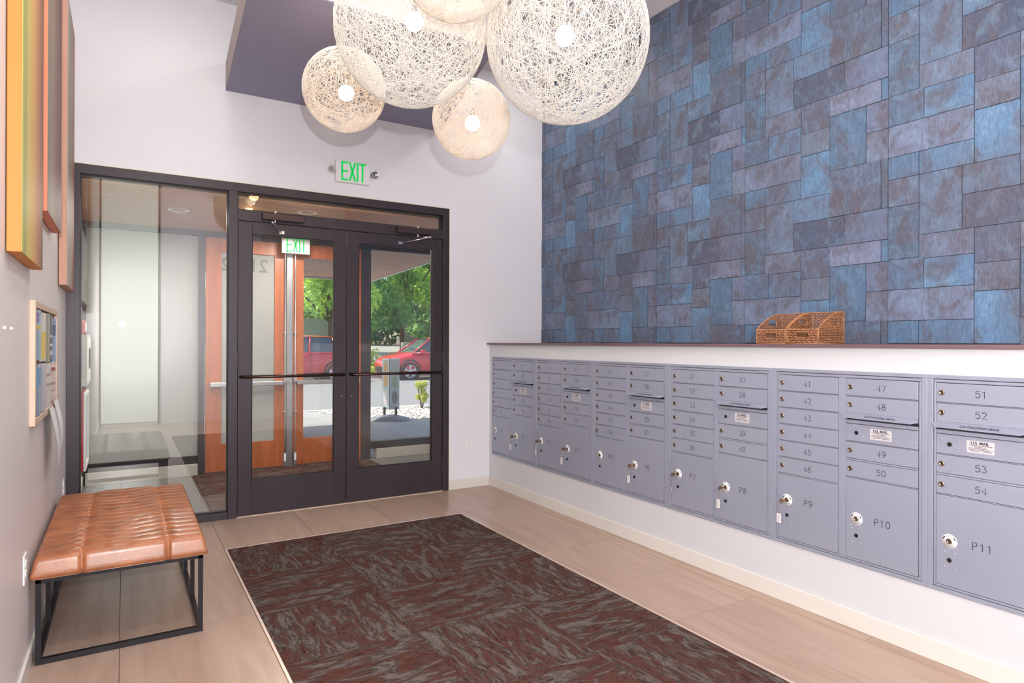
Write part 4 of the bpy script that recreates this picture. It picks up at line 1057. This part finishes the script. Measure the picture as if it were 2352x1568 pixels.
wbox('housing', -.255, 5.80, 5.98, 1.452, 1.56, M['red'], a); MB().box((-.255, 5.83, 1.47), (-.248, 5.95, 1.54)).build('strobe_lens', M['white'], a)
a = thing('wall_monitor', (XL, 6.3, 1.68), 'dark flat monitor high on the vestibule wall behind the glass', 'monitor')
wbox('bezel', -.285, 5.95, 6.9, 1.70, 2.30, M['plasticb'], a); MB().box((-.285, 5.97, 1.72), (-.2835, 6.88, 2.28)).build('screen', M['carglass'], a)

# ================================================================ OUTSIDE
G = -.03
def ground(name, poly, z0, z1, m): return struct(MB().prism(poly, 2, z0, z1).build(name, m))
ground('ground', [(-30, YV+.09), (40, YV+.09), (40, 13.3), (-30, 13.3)], -.3, G-.02, M['soil'])
walk = struct(thing('pavement_walk', (2, 10, G), None, None))
for i in range(-5, 9):
    x0 = -.9+1.52*i
    for (ya, yb) in ((YV+.09, 9.1), (9.1, 10.95)):
        MB().prism([(x0+.004, ya+.004), (x0+1.516, ya+.004), (x0+1.516, yb-.004), (x0+.004, yb-.004)], 2, G-.08, G).build('slab', M['concrete'], walk, (x0, ya, G))
for i in range(0, 6):     # sunlit path to the street, left of the gravel
    x1_ = 3.35-1.52*i
    MB().prism([(x1_-1.512, 10.954), (x1_+.45*(i == 0), 10.954), (x1_, 13.26), (x1_-1.512, 13.26)], 2, G-.08, G).build('slab', M['concrete'], walk, (x1_, 11, G))
def gravel():
    r = np.random.default_rng(11); N = 5200
    ico = bmesh.new(); bmesh.ops.create_icosphere(ico, subdivisions=1, radius=1); iv = np.array([v.co[:] for v in ico.verts]); fi = np.array([[v.index for v in f.verts] for f in ico.faces]); ico.free()
    V = []; Fc = []
    for k in range(N):
        x = r.uniform(3.4, 9.5); y = r.uniform(11.0, 13.22)
        if x < 3.4+(13.2-y)*.2: continue
        s = r.uniform(.015, .042)*np.array([1.2, 1, .6])
        R3 = Matrix.Rotation(r.uniform(0, 6), 3, 'Z')
        p = (iv*s*(1+.25*r.normal(size=iv.shape)*.6)) @ np.array(R3)
        Fc.append(fi+len(V)*len(iv)); V.append(p+np.array([x, y, G-.012+r.uniform(0, .02)]))
    mb = MB(); mb.add(np.concatenate(V).tolist(), np.concatenate(Fc).tolist()); return mb
g = gravel().build('gravel_bed', M['stone']); tag(g, 'pale gravel bed between the walkway and the street', 'gravel', kind='stuff')
ground('ground_gravel', [(3.4, 10.96), (20, 10.96), (20, 13.26), (3.36, 13.26)], -.2, G-.012, M['kerb'])
struct(MB().box((-30, 13.26, -.3), (40, 13.42, G+.01)).build('kerb_near', M['kerb']))
ground('road', [(-30, 13.42), (45, 13.42), (45, 25.0), (-30, 25.0)], -.3, G-.03, M['asphalt'])
# far side: kerb, bank that rises away from the street
struct(MB().box((-30, 25.0, -.3), (45, 25.2, G+.09)).build('kerb_far', M['kerb']))
def slope(name, x0a, x1a, x0b, x1b, m, dz=0., ya=25.2, yb=44., za=.05, zb=1.12):
    vs = [(x0a, ya, za+dz), (x1a, ya, za+dz), (x1b, yb, zb+dz), (x0b, yb, zb+dz), (x0a, ya, -.5), (x1a, ya, -.5), (x1b, yb, -.5), (x0b, yb, -.5)]
    return MB().add(vs, [(0, 1, 2, 3), (4, 7, 6, 5), (0, 4, 5, 1), (1, 5, 6, 2), (2, 6, 7, 3), (3, 7, 4, 0)]).build(name, m)
struct(slope('lawn', -40, 60, -60, 90, M['lawn']))
struct(slope('driveway', 9.0, 12.6, 14.4, 18.6, M['concrete'], .02))
struct(slope('ground_far', -60, 90, -90, 130, M['soil'], 0, 44., 70., 1.12, 1.4))

# cars
def make_car(loc, label):
    c = thing('car', loc, label, 'car'); ox, oy, oz = loc; Wd = .92
    # lower body: front looks towards -X
    st = [(-2.32, .34, .60, .62), (-2.26, .26, .74, .80), (-2.05, .22, .86, .88), (-1.7, .22, .95, .915), (-1.25, .22, 1.02, .92), (-.6, .22, 1.04, .92), (.3, .22, 1.06, .92), (1.2, .22, 1.09, .92), (1.85, .24, 1.10, .90), (2.18, .28, 1.06, .84), (2.30, .36, .92, .76)]
    vs = []; fs = []; K = 10
    for x, zb, zt, w in st:
        m_ = (zb+zt)/2
        pts = [(-w*.86, zb), (-w*.98, zb+.10), (-w, m_), (-w*.985, zt-.12), (-w*.90, zt-.02), (-w*.55, zt+.035)]
        pts = pts+[(-a, b) for a, b in pts[::-1]]
        K = len(pts)
        for a, b in pts: vs.append((ox+x, oy+a, oz+b))
    for i in range(len(st)-1):
        for k in range(K): fs.append((i*K+k, i*K+(k+1) % K, (i+1)*K+(k+1) % K, (i+1)*K+k))
    fs += [tuple(range(K))[::-1], tuple(range((len(st)-1)*K, len(st)*K))]
    MB().add(vs, fs, True).build('body', M['carred'], c)
    # glasshouse
    base = [(-1.30, 1.00, .80), (2.12, 1.06, .78)]; roof = [(-.42, 1.60, .62), (1.55, 1.60, .60)]
    def gh(f, m, nm, zz=0):
        vs = []
        for (x, z, w) in (base[0], roof[0], ((.5), 1.665, .62), roof[1], base[1]):
            for sgn in (-1, 1): vs.append((ox+x*f, oy+sgn*w*f, oz+z+zz))
        return vs
    vs = gh(1, None, None)
    vs += [(ox+.5, oy-.80, oz+1.0), (ox+.5, oy+.80, oz+1.0)]
    mb = MB().add(vs, [(0, 1, 3, 2), (6, 7, 9, 8), (0, 2, 10), (2, 4, 10), (4, 6, 10), (6, 8, 10), (1, 11, 3), (3, 11, 5), (5, 11, 7), (7, 11, 9)]); mb.build('window_glass', M['carglass'], c)
    # roof and pillars
    rf = MB(); R1 = [(-.46, 1.60), (-.1, 1.655), (.5, 1.685), (1.1, 1.67), (1.62, 1.61)]
    vs = []
    for x, z in R1:
        for a, dz in ((-.66, -.035), (-.5, .0), (0, .02), (.5, 0), (.66, -.035)): vs.append((ox+x, oy+a, oz+z+dz))
    n = len(vs); rf.add(vs, [(i*5+k, i*5+k+1, (i+1)*5+k+1, (i+1)*5+k) for i in range(4) for k in range(4)], True); rf.build('roof', M['carred'], c)
    for sgn in (-1, 1):
        mb = MB()
        for p, q, r in (((-1.30, .83, 1.02), (-.46, .65, 1.60), .035), ((.42, .845, 1.05), (.50, .655, 1.62), .032), ((1.42, .84, 1.07), (1.30, .65, 1.60), .035), ((2.12, .80, 1.08), (1.60, .64, 1.60), .06)):
            mb.tube([(ox+p[0], oy+sgn*p[1], oz+p[2]), (ox+q[0], oy+sgn*q[1], oz+q[2])], r, 6)
        mb.tube([(ox-1.3, oy+sgn*.86, oz+1.03), (ox+.4, oy+sgn*.865, oz+1.06), (ox+2.1, oy+sgn*.83, oz+1.09)], .02, 6)
        mb.build('pillars', M['carred'], c)
        mb = MB(); bevelled(mb, (ox-.98, oy+sgn*.93-.07, oz+1.03), (ox-.80, oy+sgn*.93+.09, oz+1.17), .03); mb.build('side_mirror', M['carred'], c)
        for hx in (.16, 1.12): MB().tube([(ox+hx, oy+sgn*.925, oz+.93), (ox+hx+.02, oy+sgn*.955, oz+.93), (ox+hx+.17, oy+sgn*.955, oz+.935), (ox+hx+.19, oy+sgn*.925, oz+.935)], .012, 6).build('door_handle', M['carred'], c)
        mb = MB()
        for x in (-.52, .46, 1.38): mb.box((ox+x, oy+sgn*.915-.008, oz+.32), (ox+x+.008, oy+sgn*.915+.010, oz+1.0))
        mb.build('door_seam', M['plasticb'], c)
        mb = MB(); bevelled(mb, (ox-1.0, oy+sgn*.90-.02, oz+.20), (ox+1.1, oy+sgn*.90+.025, oz+.34), .01); mb.build('sill', M['plasticb'], c)
        mb = MB(); bevelled(mb, (ox-2.30, oy+sgn*.66-.14, oz+.66), (ox-2.0, oy+sgn*.66+.16, oz+.78), .03); mb.build('headlight', M['chrome'], c)
        mb = MB(); bevelled(mb, (ox+2.05, oy+sgn*.66-.12, oz+.84), (ox+2.29, oy+sgn*.66+.17, oz+1.0), .03); mb.build('tail_light', M['red'], c)
        for wx in (-1.42, 1.36):
            # arch
            MB().lathe((ox+wx, oy+sgn*.80, oz+.36), (0, sgn, 0), [(.43, 0), (.44, .135), (.39, .15), (.37, .10), (.37, 0)], 28).build('wheel_arch', M['plasticb'], c)
            w = MB().lathe((ox+wx, oy+sgn*.72, oz+.345), (0, sgn, 0), [(.24, 0), (.33, .01), (.345, .05), (.345, .17), (.335, .20), (.25, .215), (.24, .19)], 28).build('wheel', M['tyre'], c)
            rm = MB().lathe((ox+wx, oy+sgn*.72, oz+.345), (0, sgn, 0), [(.25, .205), (.235, .21), (.225, .18)], 28).cyl((ox+wx, oy+sgn*.88, oz+.345), (ox+wx, oy+sgn*.935, oz+.345), .045, n=14)
            for k in range(5):
                for dd in (-.13, .13):
                    a_ = 2*PI*k/5+dd+.3
                    p0 = Vector((ox+wx+.03*math.cos(a_), oy+sgn*.915, oz+.345+.03*math.sin(a_))); p1 = Vector((ox+wx+.235*math.cos(a_), oy+sgn*.925, oz+.345+.235*math.sin(a_)))
                    rm.tube([p0, p1], .022, 6)
            rm.build('rim', M['alloy'], w)
            MB().cyl((ox+wx, oy+sgn*.80, oz+.345), (ox+wx, oy+sgn*.86, oz+.345), .23, n=24).build('brake_disc', M['lockdark'], w)
    mb = MB(); bevelled(mb, (ox-2.33, oy-.5, oz+.30), (ox-2.26, oy+.5, oz+.52), .02); mb.build('grille', M['plasticb'], c)
    return c
make_car((9.40+1.42, 22.95+.88, G-.03), 'red car parked across the street, its front wheel seen in the right door glass')
make_car((6.55-1.36, 23.0+.88, G-.03), 'red car parked across the street, its windows seen in the left door glass')

# vegetation
def leaves(n, centers, radii, size, seed, squash=1.0):
    r = np.random.default_rng(seed); V = []; Fc = []
    C_ = np.array(centers); Rd = np.array(radii); k = r.integers(0, len(C_), n)
    d = r.normal(size=(n, 3)); d /= np.linalg.norm(d, axis=1)[:, None]
    P = C_[k]+d*(Rd[k]*(r.uniform(.55, 1.0, n)))[:, None]*np.array([1, 1, squash])
    nrm = d*.6+r.normal(size=(n, 3))*.7+np.array([0, 0, .5]); nrm /= np.linalg.norm(nrm, axis=1)[:, None]
    t_ = np.cross(nrm, r.normal(size=(n, 3))); t_ /= np.linalg.norm(t_, axis=1)[:, None]; b_ = np.cross(nrm, t_)
    s = (size*r.uniform(.6, 1.3, n))[:, None]
    q = np.stack([P-t_*s, P+b_*s*.45, P+t_*s, P-b_*s*.45+nrm*s*.15], 1).reshape(-1, 3)
    mb = MB(); mb.add(q.tolist(), (np.arange(n)[:, None]*4+np.arange(4)).tolist()); return mb
def tree(x, y, z, h, spread, n, lm, label, seed, size=.16, low=.25):
    rr = random.Random(seed); t = thing('tree', (x, y, z), label, 'tree', 'leafy trees across the street')
    cs = []; rs = []
    for i in range(16):
        a = rr.uniform(0, 2*PI); q = rr.uniform(0, 1)
        cs.append((x+spread*q*.8*math.cos(a), y+spread*q*.8*math.sin(a), z+h*(low+(1-low)*rr.uniform(0.05, .95)))); rs.append(spread*rr.uniform(.25, .45))
    f = leaves(n, cs, rs, size, seed, .8).build('foliage', lm, t); f['kind'] = 'stuff'
    mb = MB().tube([(x, y, z-.3), (x+.05, y, z+h*.3), (x-.1, y+.05, z+h*.6), (x, y, z+h*.9)], [.16, .13, .09, .03], 8)
    for c in cs[:7]: mb.tube([(x, y, z+h*.28), ((x+c[0])/2, (y+c[1])/2, z+h*.45), c], [.07, .05, .015], 6)
    mb.build('trunk', M['bark'], t)
TR = [(8.4, 30.5, .4, 7.0, 3.0, 6500, 'leaf1', 'bright green leafy tree behind the left parked car', .32), (11.6, 36, .7, 9, 3.4, 6500, 'leaf2', 'dark green tree at the back of the left door view', .2),
      (15.2, 38.5, .8, 10, 3.6, 8000, 'leaf1', 'green tree over the driveway', .24), (17.6, 33.0, .7, 9, 2.5, 7500, 'leaf1', 'bright green tree above the planted bank', .33),
      (22.6, 38, .8, 10, 3.8, 7500, 'leaf2', 'dark green tree at the right of the door view', .22), (20.6, 29.2, .4, 8.5, 2.3, 6500, 'leaf3', 'yellow green tree nearest the right door edge', .38),
      (7.0, 44, 1, 11, 4.4, 5500, 'leaf2', 'dark tree far behind the bright one on the left', .05), (14.0, 50, 1.1, 12, 5.2, 7000, 'leaf1', 'pale green tree farthest back over the driveway', .03), (26, 49, 1.1, 12, 5.2, 7000, 'leaf1', 'pale green tree far back on the right', .03), (20.2, 46.5, 1.1, 12, 4.2, 6500, 'leaf2', 'dark green tree filling the gap behind the driveway', .03)]
for i, (x, y, z, h, s, n, lm, lb, lw) in enumerate(TR): tree(x, y, z, h, s, n, M[lm], lb, 50+i, .19 if y < 40 else .26, lw)
# planted bank, hedge
def hedge(name, x0, x1, y0, y1, z0, h, n, lm, label, seed, size=.09, cat='hedge'):
    r = random.Random(seed); cs = []; rs = []
    for i in range(26): cs.append((x0+(x1-x0)*(i+r.random())/26, r.uniform(y0, y1), z0+r.uniform(.1, .8)*h)); rs.append(h*.5)
    o = leaves(n, cs, rs, size, seed, .8).build(name, lm, None, ((x0+x1)/2, (y0+y1)/2, z0)); tag(o, label, cat)
    return o
hedge('hedge', 14.6, 22, 27.6, 30.8, .45, 1.5, 9000, M['leaf3'], 'low yellow green planted bank behind the dark posts', 81)
hedge('hedge', 15.5, 24, 31.5, 33.2, 1.5, 1.2, 6000, M['leaf1'], 'pale shrubs in a row behind the planted bank', 82)
hedge('hedge', 6.5, 9.5, 27.0, 29, .2, 1.0, 3500, M['leaf3'], 'tall pale grasses behind the left parked car', 83)
hedge('tall_hedge', 6, 34, 47, 50, 1.0, 3.4, 9000, M['leaf2'], 'dark green belt of foliage at the far end behind all trees', 85, .3)
hedge('shrub_bed', 8.1, 9.3, 25.4, 26.6, .0, .35, 1500, M['leaf3'], 'low ground plants at the far kerb by the car nose', 84, .06, 'plants')
# fence
def fence(p0, p1, z, h, label):
    f = thing('fence', ((p0[0]+p1[0])/2, (p0[1]+p1[1])/2, z), label, 'fence')
    a = Vector((*p0, z)); b = Vector((*p1, z)); L = (b-a).length; n = int(L/.24); d = (b-a)/L
    for i in range(n):
        q = a+d*(i*.24); nn = Vector((-d.y, d.x, 0))*.02
        vs = [q, q+d*.215, q+d*.215+nn, q+nn]; vs = [tuple(v) for v in vs]+[(v[0], v[1], v[2]+h) for v in vs]
        MB().add(vs, [(0, 3, 2, 1), (4, 5, 6, 7), (0, 1, 5, 4), (1, 2, 6, 5), (2, 3, 7, 6), (3, 0, 4, 7)]).build('fence_board', M['fence'], f)
fence((6.2, 33.5), (9.7, 33.5), .5, 2.1, 'grey board fence behind the left parked car')
fence((17.5, 44.5), (29, 43.0), 1.1, 2.0, 'grey board fence under the trees on the right')
for (x, y, lb) in ((15.0, 27.2, 'dark thin post in the planted bank beside the driveway'), (17.2, 27.2, 'dark thin post in the planted bank nearer the right door edge')):
    tag(MB().cyl((x, y, .1), (x, y, 1.85), .05, .045, n=10).sphere((x, y, 1.88), .07, 10, 8).build('garden_post', M['plasticb'], None, (x, y, .1)), lb, 'post', 'dark garden posts')
r = thing('landscape_rock', (15.1, 36.8, .6), 'square grey rock at the top of the driveway', 'rock')
mb = MB(); bevelled(mb, (14.6, 36.5, .6), (15.7, 37.2, 1.4), .08); mb.build('rock', M['stone'], r)
ch = thing('garden_chair', (17.3, 28.6, .4), 'white reclining garden chair on the planted bank', 'chair')
MB().add([(16.9, 26.6, .95), (17.6, 26.6, .95), (17.6, 27.1, .95), (16.9, 27.1, .95), (16.9, 26.6, .99), (17.6, 26.6, .99), (17.6, 27.1, .99), (16.9, 27.1, .99)], [(0, 3, 2, 1), (4, 5, 6, 7), (0, 1, 5, 4), (1, 2, 6, 5), (2, 3, 7, 6), (3, 0, 4, 7)]).build('seat', M['pwhite'], ch)
MB().add([(17.6, 26.6, .97), (17.6, 27.1, .97), (18.0, 27.1, 1.5), (18.0, 26.6, 1.5), (17.64, 26.6, .95), (17.64, 27.1, .95), (18.04, 27.1, 1.48), (18.04, 26.6, 1.48)], [(0, 3, 2, 1), (4, 5, 6, 7), (0, 1, 5, 4), (1, 2, 6, 5), (2, 3, 7, 6), (3, 0, 4, 7)]).build('backrest', M['pwhite'], ch)
for x, y in ((16.95, 26.65), (16.95, 27.05), (17.6, 26.65), (17.6, 27.05)): MB().cyl((x, y, .0), (x, y, .96), .02, n=6).build('leg', M['pwhite'], ch)

# gravel shrubs
def shrub(x, y, h, n, lm, label, seed):
    s = thing('garden_shrub', (x, y, G), label, 'shrub'); rr = random.Random(seed)
    mb = MB()
    for i in range(6):
        a = i*1.05; mb.tube([(x+.02*math.cos(a), y+.02*math.sin(a), G-.02), (x+.05*math.cos(a), y+.05*math.sin(a), G+h*.4), (x+.11*math.cos(a), y+.11*math.sin(a), G+h*.85)], [.010, .008, .004], 5)
    mb.build('stems', M['bark'], s)
    cs = [(x+rr.uniform(-.09, .09), y+rr.uniform(-.09, .09), G+h*rr.uniform(.35, 1)) for _ in range(10)]
    f = leaves(n, cs, [.07]*10, .032, seed).build('foliage', lm, s); f['kind'] = 'stuff'
shrub(5.52, 12.8, .55, 900, M['leaf3'], 'small bare-stemmed shrub in the gravel behind the sidewalk sign', 5)
shrub(5.98, 12.75, .95, 1500, M['leaf3'], 'yellow green shrub in the gravel at the right door edge', 6)

# sidewalk sign
sg = thing('sidewalk_sign', (4.25, 11.1, G), 'grey framed poster stand on a wide weighted base outside the right door', 'sign')
dX = Vector((math.cos(R_(-31)), math.sin(R_(-31)), 0)); dY = Vector((math.sin(R_(31)), math.cos(R_(31)), 0)); C0 = Vector((4.16, 11.08, G))
def lp(a, b, z): return C0+dX*a+dY*b+Vector((0, 0, z))
rows = []
for (b, w) in ((-.24, .26), (-.16, .32), (0, .37), (.16, .32), (.24, .26)):
    pts = []
    for a_, z in ((-1, .02), (-.8, .045), (-.4, .085), (0, .10), (.4, .085), (.8, .045), (1, .02)):
        pts.append(lp(a_*w, b, z*(1-abs(b)*1.2)+.01))
    rows.append(pts)
vs = [p for rw in rows for p in rw]; n = 7
fs = [(i*n+k, i*n+k+1, (i+1)*n+k+1, (i+1)*n+k) for i in range(4) for k in range(n-1)]
m0 = len(vs); vs += [Vector((p.x, p.y, G)) for p in vs]
border = list(range(n))+[i*n+n-1 for i in range(1, 5)]+[4*n+k for k in range(n-2, -1, -1)]+[i*n for i in range(3, 0, -1)]
fs += [(border[i], m0+border[i], m0+border[(i+1) % len(border)], border[(i+1) % len(border)]) for i in range(len(border))]
MB().add(vs, fs, True).build('weighted_base', mat('grey_plastic_base', (112, 112, 118), .5), sg)
for a_ in (-.11, .10): MB().box(tuple(lp(a_, 0, .10)-Vector((.018, .018, 0))), tuple(lp(a_, 0, .24)+Vector((.018, .018, 0)))).build('post', M['plasticb'], sg)
def poster(a0, b0, a1, b1, colr, ells, nm):
    p = lp(a0, b0, 0); q = lp(a1, b1, 0); d = (q-p); L = d.length; d.normalize(); nn = Vector((d.y, -d.x, 0)); 
    if nn.dot(Vector((0, -1, 0))) < 0: nn = -nn
    def quadbox(u0, u1, z0, z1, o0, o1, m, nm_, parent):
        vs = []
        for o_ in (o0, o1):
            for (u, z) in ((u0, z0), (u1, z0), (u1, z1), (u0, z1)): vs.append(p+d*u+nn*o_+Vector((0, 0, z)))
        return MB().add(vs, [(0, 3, 2, 1), (4, 5, 6, 7), (0, 1, 5, 4), (1, 2, 6, 5), (2, 3, 7, 6), (3, 0, 4, 7)]).build(nm_, m, parent)
    fr = quadbox(0, L, .20, 1.13, -.012, .012, M['steel'], 'poster_frame', sg)
    po = quadbox(.014, L-.014, .225, 1.105, .012, .0135, mat('poster_'+nm, colr, .3), 'poster', fr)
    for (z, rz, c2) in ells:
        mb = MB(); vs = [p+d*(L/2+L*.30*math.cos(t))+nn*.0146+Vector((0, 0, z+rz*math.sin(t))) for t in [2*PI*i/20 for i in range(20)]]
        mb.add(vs, [tuple(range(20))]); mb.build('picture', mat('poster_picture', c2, .4), fr)
poster(-.155, .05, -.012, -.02, (196, 212, 210), ((.98, .10, (222, 178, 120)), (.72, .12, (224, 180, 110)), (.42, .15, (236, 226, 222))), 'a')
poster(-.008, -.02, .155, .03, (170, 178, 174), ((.98, .10, (186, 176, 168)), (.70, .12, (150, 164, 130)), (.42, .12, (120, 112, 112))), 'b')
print('objects', len(bpy.data.objects), 'tiles', ntile)
